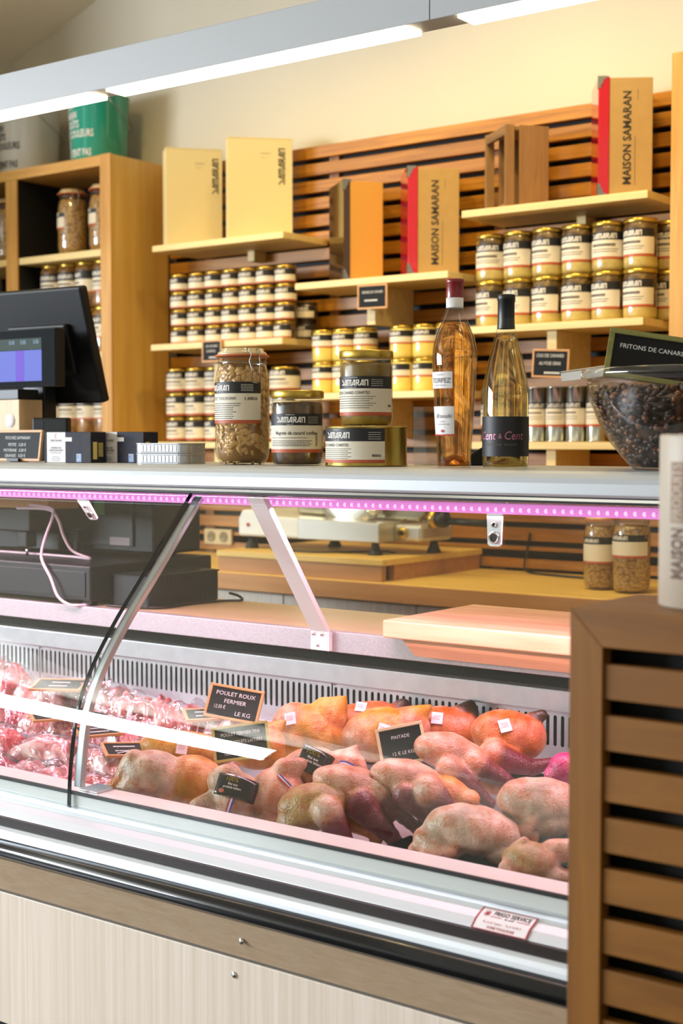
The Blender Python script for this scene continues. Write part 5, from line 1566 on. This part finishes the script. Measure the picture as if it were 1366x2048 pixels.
L_(dm.outputs[0], mx4.inputs['Factor']); L_(mx3.outputs['Result'], mx4.inputs['A'])
L_(mx4.outputs['Result'], hs.inputs['Color']); L_(hs.outputs['Color'], b.inputs['Base Color'])
b.inputs['Roughness'].default_value = 0.42
b.inputs['Subsurface Weight'].default_value = 0.12
b.inputs['Subsurface Radius'].default_value = (0.01, 0.004, 0.002)
b.inputs['Coat Weight'].default_value = 0.15
b.inputs['Coat Roughness'].default_value = 0.25
bp = nt.nodes.new('ShaderNodeBump'); bp.inputs['Strength'].default_value = 0.45; bp.inputs['Distance'].default_value = 0.002
L_(n2.outputs['Distance'], bp.inputs['Height']); L_(bp.outputs[0], b.inputs['Normal'])
M_skin = m


def bed(y):
    return 0.562 + (y - 1.80) * 0.043


def flesh(lumps, origin, rz, voxel=0.0036):
    """ellipsoids and tapered limbs welded into one smooth skin; returns mesh with a skin colour per vertex"""
    b = MB()
    src = []
    two = lambda k: k if isinstance(k, tuple) else (k, k)
    for q in lumps:
        if q[0] == 'E':
            _, x, y, z, a, bb_, c_, ang, k = q
            M3 = Matrix.Rotation(R(-ang), 3, 'Y')
            b.ball((x / 1000, y / 1000, z / 1000), (a / 1000, c_ / 1000, bb_ / 1000), 20, 12, mx=M3)
            src.append((Vector((x, y, z)) / 1000, max(8, (a + bb_) / 2) / 1000, k))
        else:
            _, x1, y1, z1, r1, x2, y2, z2, r2, k = q
            p1, p2 = Vector((x1, y1, z1)) / 1000, Vector((x2, y2, z2)) / 1000
            n = 7
            for i in range(n):
                s = i / (n - 1)
                rr = (r1 + (r2 - r1) * s) / 1000
                b.ball(p1.lerp(p2, s), rr, 12, 8)
                src.append((p1.lerp(p2, s), rr, two(k)[0] if s < 0.1 else two(k)[1]))
    me = b.mesh('flesh', [], fix=False)
    ob = bpy.data.objects.new('flesh', me); col.objects.link(ob)
    rm = ob.modifiers.new('r', 'REMESH'); rm.mode = 'VOXEL'; rm.voxel_size = voxel
    sm = ob.modifiers.new('s', 'SMOOTH'); sm.iterations = 2; sm.factor = 0.5
    dg = bpy.context.evaluated_depsgraph_get()
    out = bpy.data.meshes.new_from_object(ob.evaluated_get(dg))
    bpy.data.objects.remove(ob); bpy.data.meshes.remove(me)
    cols = [Vector(srgb(c)[:3]) for c in SKIN]
    ca = out.color_attributes.new('skin', 'FLOAT_COLOR', 'POINT')
    Rz = Matrix.Rotation(rz, 3, 'Z')
    o = Vector(origin)
    for i, v in enumerate(out.vertices):
        w, acc = 0.0, Vector((0, 0, 0))
        for p, rr, k in src:
            d = max((v.co - p).length / rr, 0.2)
            f = d ** -16
            w += f; acc += cols[k] * f
        acc /= w
        ca.data[i].color = (acc.x, acc.y, acc.z, 1)
        wp = o + Rz @ v.co
        n_ = noise.noise(wp * 38) * 0.0022
        wp += (wp - o).normalized() * n_
        zb = bed(wp.y)
        if wp.z < zb: wp.z = zb
        if wp.y < 1.803 and wp.z < 0.64: wp.y = 1.803
        wp.y = max(wp.y, 1.775)
        v.co = Rz.transposed() @ (wp - o)
    for p in out.polygons: p.use_smooth = True
    out.update()
    return out


RZ = R(36.7)
M_stick = plain('sticker_pink', '#e8d4d8', 0.5)


def facing(normal_tilt=0):
    return Matrix.Rotation(RZ, 4, 'Z')


def surface_point(me, x, z):
    """foremost (smallest local y) skin point near local x, z"""
    best = None
    for v in me.vertices:
        if abs(v.co.x - x) < 0.006 and abs(v.co.z - z) < 0.006:
            s = v.co.y - v.co.z * 0.4
            if best is None or s < best[0]: best = (s, v.co.copy(), v.normal.copy())
    if best is None:
        v = min(me.vertices, key=lambda q: (q.co.x - x) ** 2 + (q.co.z - z) ** 2)
        return v.co.copy(), v.normal.copy()
    return best[1], best[2]


def on_skin(me, x, z, w, h, roll=0.0, lift=0.0012):
    p, n = surface_point(me, x, z)
    n = (n + Vector((0, -0.5, 0.4))).normalized()
    ux = Vector((1, 0, 0)) - n * n.x; ux.normalize()
    uy = n.cross(ux)
    q = Matrix.Rotation(R(roll), 3, n)
    ux, uy = q @ ux, q @ uy
    return p + n * lift, ux, uy, n


def drape(me, o_, ux, uy, n, w, h, nu=6, nv=6, lift=0.0012):
    """small card bent over the skin below it"""
    pts = []
    b = MB()
    def f(u, v):
        q = o_ + ux * ((u - 0.5) * w) + uy * ((v - 0.5) * h)
        return q
    b.grid(f, nu, nv)
    return b


BIRD = {}
BIRDS = [
    ('roasting_chicken', 'plump orange chicken with pointed tail rising beside the upper price sign', (-1.688, 2.170, 0.694), [('E', -7, 0, -10, 70, 55, 56, 15, 0), ('E', -34, 0, 5, 47, 45, 45, 20, 1), ('E', 22, -24, -24, 41, 39, 33, -60, 0), ('C', 29, 0, 22, 39, 63, 4, 56, 7, 0), ('C', -24, -32, -44, 23, 15, -32, -58, 18, 0)]),
    ('roasting_chicken', 'reddish chicken lying flat against the vent, behind the sticker chickens', (-1.621, 2.290, 0.708), [('E', 0, 6, -15, 70, 42, 48, -6, 5), ('E', -37, 0, -15, 45, 38, 40, 0, 5), ('C', 33, 6, -2, 22, 54, 6, 18, 15, 4), ('C', 54, 6, 18, 15, 63, 0, 10, 9, 4)]),
    ('roasting_chicken', 'orange chicken with price sticker and raised tail, behind the framed sign', (-1.524, 2.190, 0.706), [('E', -16, 0, -8, 74, 51, 53, 14, 0), ('E', -38, -11, -9, 47, 44, 42, 0, 1), ('E', 38, 0, 5, 44, 40, 40, -10, 5), ('C', 47, 0, 19, 28, 79, 4, 42, 6, 0)]),
    ('roasting_chicken', 'red-skinned chicken with a dark neck end, right of the framed sign', (-1.454, 2.300, 0.706), [('E', -10, 0, -8, 62, 44, 44, -14, 5), ('E', 24, -5, -10, 35, 37, 37, 0, 5), ('C', 17, 5, 19, 19, 39, 5, 37, 13, 4), ('C', 39, 5, 37, 13, 48, 0, 24, 9, 4)]),
    ('roasting_chicken', 'large reddish chicken with a purple leg at the back right corner', (-1.289, 2.240, 0.717), [('E', -3, 0, 0, 69, 46, 47, -12, 5), ('E', 29, 0, -7, 38, 42, 40, -40, 5), ('C', 43, 8, 27, 15, 61, 5, 36, 11, 4), ('C', -35, -51, -27, 29, 34, -56, -47, 15, (1, 2)), ('C', 34, -56, -47, 15, 86, -51, -35, 8, 2)]),
    ('guinea_fowl', 'pink guinea fowl with two purple legs behind the framed sign chickens', (-1.301, 2.100, 0.690), [('E', -31, 0, 22, 58, 32, 42, -10, 1), ('E', 4, 0, 9, 44, 30, 35, -20, 1), ('C', -26, -44, -6, 27, 44, -49, -59, 10, (1, 2)), ('C', 18, -27, 3, 25, 99, -31, -38, 8, (1, 2)), ('E', 57, 10, -39, 44, 19, 26, -10, 5)]),
    ('guinea_fowl', 'guinea fowl with dark purple thighs below the framed price sign', (-1.306, 1.980, 0.656), [('E', -25, 5, 25, 66, 34, 42, -14, 1), ('E', 46, 9, 0, 39, 29, 30, -30, 0), ('C', -31, -33, 8, 22, 25, -39, -46, 8, 2), ('C', 8, -39, 17, 28, 61, -43, -35, 13, (1, 2)), ('E', 76, 0, -8, 22, 18, 20, 0, 7)]),
    ('guinea_fowl', 'guinea fowl with long brown thighs in the middle of the front row', (-1.384, 1.930, 0.642), [('E', -25, 5, 28, 71, 32, 44, -14, 1), ('E', 38, 8, 4, 39, 35, 34, -40, 0), ('C', -11, -36, 4, 29, 65, -41, -72, 8, 2), ('C', 18, -17, 24, 24, 82, -21, -40, 10, (3, 2)), ('C', 65, -32, -72, 8, 87, -32, -80, 8, 4), ('C', 78, -9, -38, 10, 107, -19, -30, 8, 4)]),
    ('guinea_fowl', 'mottled tan guinea fowl with a grey thigh at the front ledge', (-1.428, 1.870, 0.626), [('E', -18, 0, 15, 62, 40, 44, 8, 6), ('E', -50, -5, -8, 33, 27, 33, 20, 6), ('C', 4, -41, 17, 28, 42, -45, -50, 13, (3, 2)), ('E', 17, 9, 25, 42, 33, 33, -30, 6), ('C', 46, 0, -17, 13, 92, -5, -33, 10, 7), ('C', 92, -5, -33, 10, 80, -7, -50, 9, 7)]),
    ('trussed_chicken', 'pale trussed chicken with black tag and tricolour ribbon at the front ledge', (-1.611, 1.885, 0.630), [('E', -22, 0, 0, 46, 39, 42, 10, 3), ('E', 53, 0, 4, 49, 46, 46, 0, 1), ('E', -40, 0, 28, 33, 26, 30, 30, 3), ('C', -62, -12, -7, 18, -91, -15, -14, 11, 3), ('C', -35, -20, -31, 23, 4, -20, -44, 19, 3), ('E', 38, -31, -37, 23, 12, 14, 0, 1), ('C', 66, 0, 40, 26, 92, 0, 53, 14, 1)]),
    ('trussed_chicken', 'pink trussed chicken with black tag lying behind the front trussed one', (-1.528, 2.000, 0.673), [('E', -34, 0, 0, 54, 30, 39, 18, 1), ('E', 36, 0, -9, 43, 38, 38, -10, 1), ('C', 40, 0, 9, 21, 59, 0, 34, 5, 1), ('E', 0, -10, -18, 50, 32, 36, 0, 1)]),
    ('roasting_chicken', 'yellow chicken with orange feet lying nearest the glass post', (-1.804, 1.885, 0.638), [('E', -18, 0, 0, 72, 44, 50, -14, 3), ('E', 46, 0, -9, 61, 46, 46, -8, 0), ('C', -32, -23, 14, 29, -88, -31, -35, 13, 3), ('C', -60, -5, 26, 24, -80, -12, 5, 15, 3), ('C', -82, -20, -2, 10, -110, -23, -26, 7, 7), ('C', -78, -16, 5, 8, -104, -18, -15, 6, 7), ('C', -5, -20, -37, 24, 60, -20, -51, 24, 3)]),
    ('roasting_chicken', 'deep yellow chicken half hidden behind the two price signs', (-1.722, 2.040, 0.678), [('E', 3, 0, -2, 53, 44, 45, 18, 0), ('C', 26, 0, 19, 25, 53, 0, 44, 6, 0), ('E', 31, 0, -19, 26, 32, 32, 0, 0)]),
    ('roasting_chicken', 'orange chicken with pale sticker behind the one nearest the glass post', (-1.909, 2.030, 0.655), [('E', 10, 0, -5, 90, 33, 45, -6, 0), ('E', -39, 0, 0, 39, 29, 35, 0, 0), ('E', 69, 0, -10, 29, 29, 33, 0, 0)]),
    ('dressed_duck', 'pale pink duck on a black tray at the right, behind the pale front bird', (-1.078, 1.980, 0.673), [('E', 0, 0, 3, 73, 43, 46, -8, 3), ('E', -36, -4, 10, 38, 33, 37, 0, 1), ('C', -32, -40, -29, 12, -10, -39, -5, 6, 1), ('E', 12, -18, -22, 40, 24, 29, 0, 3), ('C', -52, -35, -30, 14, -20, -39, -42, 10, 5)]),
    ('dressed_duck', 'big pale plucked bird on a black tray at the front ledge', (-1.158, 1.885, 0.636), [('E', 12, 0, 6, 78, 38, 49, -10, 3), ('E', -47, -9, -13, 41, 25, 35, -22, 3), ('C', -67, -35, -24, 13, -27, -42, -16, 9, 1), ('E', 51, -26, -25, 27, 16, 20, 0, 3), ('E', -24, 0, 22, 47, 24, 39, 12, 3), ('C', -84, -13, -21, 11, -67, -17, -17, 11, 1)]),
    ('poultry_carcass', 'small greyish bird at the lower right corner of the case', (-1.019, 1.850, 0.626), [('E', -7, 0, 0, 43, 28, 34, -10, 6), ('C', 26, 7, 13, 18, 60, 4, 16, 18, 1), ('E', -39, -15, -7, 18, 15, 16, 0, 1), ('C', -30, 7, 18, 9, -16, 4, 30, 7, 1), ('E', 30, -12, -21, 30, 15, 19, 0, 3)]),
    ('wrapped_roast', 'magenta meat wrapped in film beside the slatted stand', (-1.122, 2.130, 0.703), [('E', 3, 0, -3, 29, 27, 27, 40, 8), ('E', -13, 0, -14, 19, 17, 19, 0, 8)]),
]
for i, (nm, lab, loc, lumps) in enumerate(BIRDS):
    cat = {'wrapped_roast': 'meat', 'dressed_duck': 'duck', 'guinea_fowl': 'guinea fowl', 'poultry_carcass': 'poultry'}.get(nm, 'chicken')
    me = flesh(lumps, loc, RZ)
    t = thing(nm, lab, cat, loc, RZ, group='poultry laid out in the case')
    me.materials.append(M_skin)
    link('body', me, t)
    BIRD[i] = (t, me)

# little pink price stickers stuck on the skins: bird index, local x, z, roll
for i, x, z, ro in ((0, -0.046, 0.022, 8), (1, -0.036, 0.024, -12), (2, -0.012, 0.014, -18), (3, -0.030, 0.024, -8), (4, -0.018, 0.030, 14), (13, 0.008, 0.008, -8)):
    t, me = BIRD[i]
    p, ux, uy, n = on_skin(me, x, z, 0.02, 0.022, ro)
    s = drape(me, p + n * 0.0015, ux, uy, n, 0.0215, 0.024, 2, 2).build('price_sticker', M_stick, t)
    lettering('lettering', [bars2d([(-0.007, 0.006, 0.004 - 0.0035 * k, 0.0009) for k in range(3)])], M_salmon, s, flat(p + n * 0.0021, ux, uy))

# card tags and tricolour ribbons on the trussed chickens
M_tag = plain('tag_black', '#18151a', 0.25, coat=0.5)
M_tgold = plain('tag_gold', '#b89a3c', 0.3, 0.6)
M_blue = plain('ribbon_blue', '#3a4a9c', 0.5)
M_rwhite = plain('ribbon_white', '#dcd6da', 0.5)
M_rred = plain('ribbon_red', '#b03048', 0.5)


def tag_card(i, x, z, w, h, ro, lift=0.006):
    t, me = BIRD[i]
    p, ux, uy, n = on_skin(me, x, z, w, h, ro)
    o_ = p + n * lift
    bend = lambda u, v: o_ + ux * ((u - 0.5) * w) + uy * ((v - 0.5) * h) - n * (0.012 * (2 * u - 1) ** 2 * (1 if u > 0.5 else 0.4))
    c_ = MB().grid(bend, 10, 6)
    s = c_.build('card_tag', M_tag, t)
    so = s.modifiers.new('thickness', 'SOLIDIFY'); so.thickness = 0.0006; so.offset = -1
    mp_ = lambda X, Y: tuple(Vector(bend(X / w + 0.5, Y / h + 0.5)) + n * 0.0008)
    lettering('lettering', [shift(text2d('100%', h * 0.30, 0.9, 0, 0.2), -w * 0.14, h * 0.20, 'C')] +
              [([(-w / 2, s_ * h / 2), (w / 2, s_ * h / 2), (w / 2, s_ * (h / 2 - 0.0012)), (-w / 2, s_ * (h / 2 - 0.0012))], [(0, 1, 2, 3)]) for s_ in (1, -1)], M_tgold, s, mp_)
    lettering('lettering', [shift(text2d('Fini aux', h * 0.15, 0.95, 0.01), -w * 0.10, h * 0.02, 'C'), shift(text2d('produits laitiers', h * 0.15, 0.85, 0.01), -w * 0.10, -h * 0.13, 'C')], M_whiteink, s, mp_)
    lettering('lettering', [([(-w * 0.34 + 0.005 * math.cos(a), -h * 0.30 + 0.004 * math.sin(a)) for a in [2 * math.pi * k / 14 for k in range(14)]], [tuple(range(14))])], M_salmon, s, mp_)
    return s


def ribbon(i, pts, w=0.009):
    t, me = BIRD[i]
    P = spline(pts, 6)
    for k, mm in enumerate((M_blue, M_rwhite, M_rred)):
        b = MB()
        for j, p in enumerate(P):
            d = (P[min(j + 1, len(P) - 1)] - P[max(j - 1, 0)]).normalized()
            sd = d.cross(Vector((0, -0.8, 0.6))).normalized()
            b.v += [tuple(p + sd * (w * (k / 3 - 0.5))), tuple(p + sd * (w * ((k + 1) / 3 - 0.5)))]
            if j: b.face([2 * j - 2, 2 * j - 1, 2 * j + 1, 2 * j], 0, True)
        b.build('ribbon', mm, t)


def skin_path(i, xz, lift=0.003):
    t, me = BIRD[i]
    out = []
    for x, z in xz:
        p, n = surface_point(me, x, z)
        out.append(p + (n + Vector((0, -0.4, 0.2))).normalized() * lift)
    return out


tag_card(9, -0.012, 0.026, 0.072, 0.040, -14)
ribbon(9, skin_path(9, [(-0.012, 0.014), (-0.022, 0.0), (-0.030, -0.016), (-0.035, -0.032)]))
tag_card(10, -0.012, 0.012, 0.060, 0.046, -22)
ribbon(10, skin_path(10, [(0.024, 0.014), (0.04, 0.016), (0.054, 0.008), (0.062, -0.004)]))
ribbon(10, skin_path(10, [(-0.012, -0.012), (-0.018, -0.022), (-0.026, -0.03)]))
ribbon(9, skin_path(9, [(0.058, 0.046), (0.072, 0.036), (0.082, 0.020)]), 0.007)

# black trays under the birds on the right
for (x0_, x1_, y0_, y1_, lab) in ((-1.30, -1.045, 1.815, 1.935, 'shallow black tray under the big pale bird at the ledge'), (-1.20, -0.86, 1.945, 2.075, 'shallow black tray under the pink duck'), (-1.035, -0.80, 1.812, 1.925, 'shallow black tray under the small greyish bird')):
    zb = bed(y1_) + 0.001
    t = thing('meat_tray', lab, 'tray', ((x0_ + x1_) / 2, (y0_ + y1_) / 2, zb), group='black meat trays')
    w_, d_ = (x1_ - x0_) / 2, (y1_ - y0_) / 2
    b = MB()
    b.box(-w_, -d_, 0, w_, d_, 0.003)
    for q in ((-w_, -d_, 0.003, -w_ + 0.003, d_, 0.03), (w_ - 0.003, -d_, 0.003, w_, d_, 0.03), (-w_ + 0.003, -d_, 0.003, w_ - 0.003, -d_ + 0.003, 0.03), (-w_ + 0.003, d_ - 0.003, 0.003, w_ - 0.003, d_, 0.03)):
        b.box(*q)
    b.build('tray_body', M_dark, t)

# price signs among the poultry
M_yframe = wood('yellow_frame', '#a59448', '#c2b262', (8, 40, 40), 0.5)
M_oframe = wood('honey_frame', '#b0804a', '#cc9c62', (8, 40, 40), 0.5)
sign('slate price sign reading poulet roux fermier, tilted, topmost of two', 0.112, 0.070, [('POULET ROUX', 0.0118, 0.0, 0.20, 1.02), ('FERMIER', 0.0118, 0.02, -0.02, 1.05), ('12.50 €', 0.0105, -0.24, -0.20, 0.75), ('LE KG', 0.0118, 0.20, -0.34, 1.05)], (-1.855, 2.13, 0.728), (R(-28), R(8), R(26)), frame=0.0055, frame_mat=M_oframe)
sign('slate price sign with yellow frame reading poulet fermier fini', 0.106, 0.068, [('POULET FERMIER FINI', 0.0092, 0.0, 0.20, 0.82), ('AUX PRODUITS LAITIERS', 0.0092, 0.0, -0.03, 0.78), ('12.50 €', 0.0098, -0.20, -0.32, 0.75), ('LE KG', 0.0098, 0.16, -0.32, 1.2)], (-1.712, 1.985, 0.694), (R(-24), R(-8), R(36)), frame=0.0055, frame_mat=M_yframe)
sign('slate price sign reading pintade in the middle of the poultry', 0.084, 0.070, [('PINTADE', 0.0085, 0.0, 0.17, 0.95), ('12 € LE KG', 0.0085, 0.0, -0.24, 0.95)], (-1.385, 2.035, 0.722), (R(-22), R(-12), R(34)), frame=0.0055, frame_mat=plain('pale_frame', '#d8c09a', 0.5))

# ---------------------------------------------------------------- packed meat on the left side
def meat_mat(name, c1, c2, c3, scale):
    m, nt, b = new_mat(name)
    tc = nt.nodes.new('ShaderNodeTexCoord')
    oi = nt.nodes.new('ShaderNodeObjectInfo')
    ad = nt.nodes.new('ShaderNodeVectorMath'); ad.operation = 'ADD'
    nt.links.new(tc.outputs['Object'], ad.inputs[0]); nt.links.new(oi.outputs['Random'], ad.inputs[1])
    nz = nt.nodes.new('ShaderNodeTexNoise'); nz.inputs['Scale'].default_value = scale; nz.inputs['Detail'].default_value = 6; nz.inputs['Distortion'].default_value = 1.6
    nt.links.new(ad.outputs[0], nz.inputs['Vector'])
    rp = nt.nodes.new('ShaderNodeValToRGB')
    e = rp.color_ramp.elements
    e[0].position, e[1].position = 0.36, 0.66
    e[0].color, e[1].color = srgb(c1), srgb(c3)
    q = e.new(0.5); q.color = srgb(c2)
    nt.links.new(nz.outputs['Fac'], rp.inputs['Fac']); nt.links.new(rp.outputs['Color'], b.inputs['Base Color'])
    b.inputs['Roughness'].default_value = 0.3
    b.inputs['Coat Weight'].default_value = 0.4; b.inputs['Coat Roughness'].default_value = 0.1
    return m


M_meatA = meat_mat('red_meat', '#7a1c28', '#b4404e', '#e0b0a8', 22)
M_meatB = meat_mat('pink_pork', '#b05560', '#d58c8c', '#ecd0c4', 26)
M_meatC = meat_mat('sausage_meat', '#a8404a', '#c9686a', '#e6bcae', 70)
M_meatD = meat_mat('dark_meat', '#4e121e', '#7e2030', '#b06060', 24)
M_lab = plain('pack_label', '#e6e0e2', 0.4)


def meat_pack(label, x, y, rz, w, d, h, mm, seed, z=None, pieces=1, lab=None, tilt=0):
    zb = bed(y) + 0.002 + max(0.0, y - 1.90) * 0.16
    t = thing('meat_pack', label, 'meat', (x, y, zb), R(rz), group='packed meats on the left side of the case')
    rnd = random.Random(seed)
    def top(u, v, w_, d_, h_, sd):
        a, c_ = abs(2 * u - 1), abs(2 * v - 1)
        e = max(0.0, 1 - a ** 4) ** 0.5 * max(0.0, 1 - c_ ** 4) ** 0.5
        return h_ * e * (0.8 + 0.45 * noise.noise(Vector((u * 3 + sd, v * 3, sd))))
    centres = []
    for k in range(pieces):
        cx_ = (k - (pieces - 1) / 2) * w / pieces
        w_, d_ = w / pieces * 1.02, d * rnd.uniform(0.8, 1.0)
        sd = seed * 3.1 + k
        b = MB()
        b.grid(lambda u, v: (cx_ + (u - 0.5) * w_ * (1 + 0.10 * noise.noise(Vector((v * 4, sd, 0)))), (v - 0.5) * d_ * (1 + 0.10 * noise.noise(Vector((u * 4, sd, 2)))), top(u, v, w_, d_, h, sd)), 16, 14)
        b.build('meat', mm, t)
    f = MB()
    fw, fd = w * 1.22, d * 1.25
    def film(u, v):
        uu, vv = (u - 0.5) * 1.22 + 0.5, (v - 0.5) * 1.25 + 0.5
        inside = top(min(max(uu, 0), 1), min(max(vv, 0), 1), w, d, h, seed * 3.1)
        return ((u - 0.5) * fw, (v - 0.5) * fd, inside * 1.03 + 0.004 + 0.006 * abs(noise.noise(Vector((u * 9, v * 9, seed)))))
    f.grid(film, 26, 22)
    f.build('film_wrap', M_film, t)
    if lab:
        lx, ly, lw, ld, lr = lab
        q = Matrix.Rotation(R(lr), 3, 'Z')
        hz = h * 1.02 + 0.006
        b = MB().grid(lambda u, v: Vector((lx, ly, hz)) + q @ Vector(((u - 0.5) * lw, (v - 0.5) * ld, 0.002 * math.sin(u * 5 + v * 3))), 6, 4)
        s = b.build('pack_label', M_lab, t)
        lettering('lettering', [bars2d([(-lw * 0.4, lw * 0.3, ld * (0.25 - 0.2 * k), 0.0012) for k in range(4)])], M_greyink, s, lambda X, Y: tuple(Vector((lx, ly, hz + 0.0025)) + q @ Vector((X, Y, 0.002 * math.sin((X / lw + .5) * 5 + (Y / ld + .5) * 3)))))
    return t


PACKS = [
    ('sealed pack of sausage meat at the front ledge, left of the glass post', -1.995, 1.895, 12, 0.150, 0.105, 0.040, M_meatC, 1, 2, None),
    ('dark sealed meat slab peeping out beside the glass post foot', -1.925, 1.872, -20, 0.100, 0.075, 0.030, M_meatD, 2, 1, None),
    ('sealed pack of pink cutlets at the front ledge, left edge', -2.16, 1.893, 5, 0.160, 0.110, 0.042, M_meatB, 3, 2, None),
    ('sealed red meat pack with black print at the far left ledge', -2.34, 1.898, -8, 0.160, 0.110, 0.040, M_meatA, 4, 1, (0.0, 0.0, 0.06, 0.04, 20)),
    ('sealed cutlets with a wide pale label right of the glass post', -1.855, 1.925, 14, 0.120, 0.090, 0.034, M_meatB, 5, 1, (0.015, -0.015, 0.075, 0.055, 6)),
    ('red and white marbled cut in crumpled film right of the glass post', -1.885, 2.015, -10, 0.130, 0.095, 0.050, M_meatA, 6, 2, None),
    ('pale pork slices behind the front sausage pack', -2.07, 1.985, -12, 0.150, 0.100, 0.048, M_meatB, 7, 2, (0.05, 0.01, 0.05, 0.035, -20)),
    ('pale pork belly in loose film, second row left', -2.25, 2.00, 8, 0.160, 0.105, 0.050, M_meatB, 8, 1, None),
    ('sealed sausage coil in the second row, far left', -2.43, 2.00, -5, 0.160, 0.105, 0.050, M_meatC, 9, 2, None),
    ('bacon pack lying under the flat slate sign', -2.01, 2.10, 15, 0.150, 0.090, 0.045, M_meatC, 10, 1, None),
    ('bacon slab with printed label near the orange chicken', -1.88, 2.115, 8, 0.110, 0.085, 0.048, M_meatB, 11, 1, (0.0, 0.0, 0.06, 0.022, 8)),
    ('long red loin strip behind the glass post', -2.17, 2.115, -14, 0.150, 0.095, 0.052, M_meatA, 12, 1, None),
    ('orange-tinted cutlets in the third row left', -2.36, 2.115, 10, 0.160, 0.100, 0.050, M_meatC, 13, 2, None),
    ('sealed red meat in the third row at the picture edge', -2.54, 2.115, -10, 0.160, 0.100, 0.050, M_meatA, 14, 1, None),
    ('fatty ribs in film just in front of the vent, by the price signs', -2.055, 2.225, 18, 0.150, 0.085, 0.056, M_meatA, 15, 3, None),
    ('fatty chops in film in front of the vent, behind the glass post', -2.215, 2.235, 8, 0.140, 0.085, 0.056, M_meatA, 16, 3, None),
    ('deep red roast in film in front of the vent', -2.37, 2.265, -6, 0.150, 0.090, 0.060, M_meatD, 17, 2, None),
    ('purple-lit joint in loose film, back row left', -2.54, 2.25, 12, 0.150, 0.090, 0.058, M_meatB, 18, 1, None),
    ('bundle of meat in twisted film at the left of the vent', -2.72, 2.27, -8, 0.150, 0.100, 0.075, M_meatA, 19, 2, None),
    ('pink fillet pack with pale paper under the poulet roux sign', -1.93, 2.215, -10, 0.120, 0.080, 0.050, M_meatB, 20, 1, (0.01, -0.01, 0.07, 0.045, -8)),
]
for lab, x, y, rz, w, d, h, mm, sd, pc, lb in PACKS:
    meat_pack(lab, x, y, rz, w, d, h, mm, sd, pieces=pc, lab=lb)
# flat-lying slate signs among the packs
LS = 'slate signs lying on the packed meat'
for lab, x, y, z, rot, w, h in (
        ('slate sign lying flat on the bacon, right of the glass post', -2.015, 1.985, 0.640, (R(-78), R(4), R(58)), 0.088, 0.066),
        ('slate sign lying flat under the poulet roux sign', -1.985, 2.19, 0.682, (R(-80), 0, R(50)), 0.090, 0.066),
        ('slate sign lying flat at the back left among film', -2.46, 2.215, 0.692, (R(-82), 0, R(30)), 0.120, 0.080),
        ('slate sign lying left of the glass post in the second row', -2.14, 2.03, 0.655, (R(-82), 0, R(62)), 0.090, 0.066),
        ('slate sign at the left picture edge on the pork packs', -2.32, 2.07, 0.660, (R(-82), 0, R(58)), 0.095, 0.066)):
    sign(lab, w, h, [(None, 0.009, 0, 0.16, 0.9), (None, 0.009, 0, -0.16, 0.9)], (x, y, z), rot, frame=0.0055, frame_mat=M_oframe, group=LS)
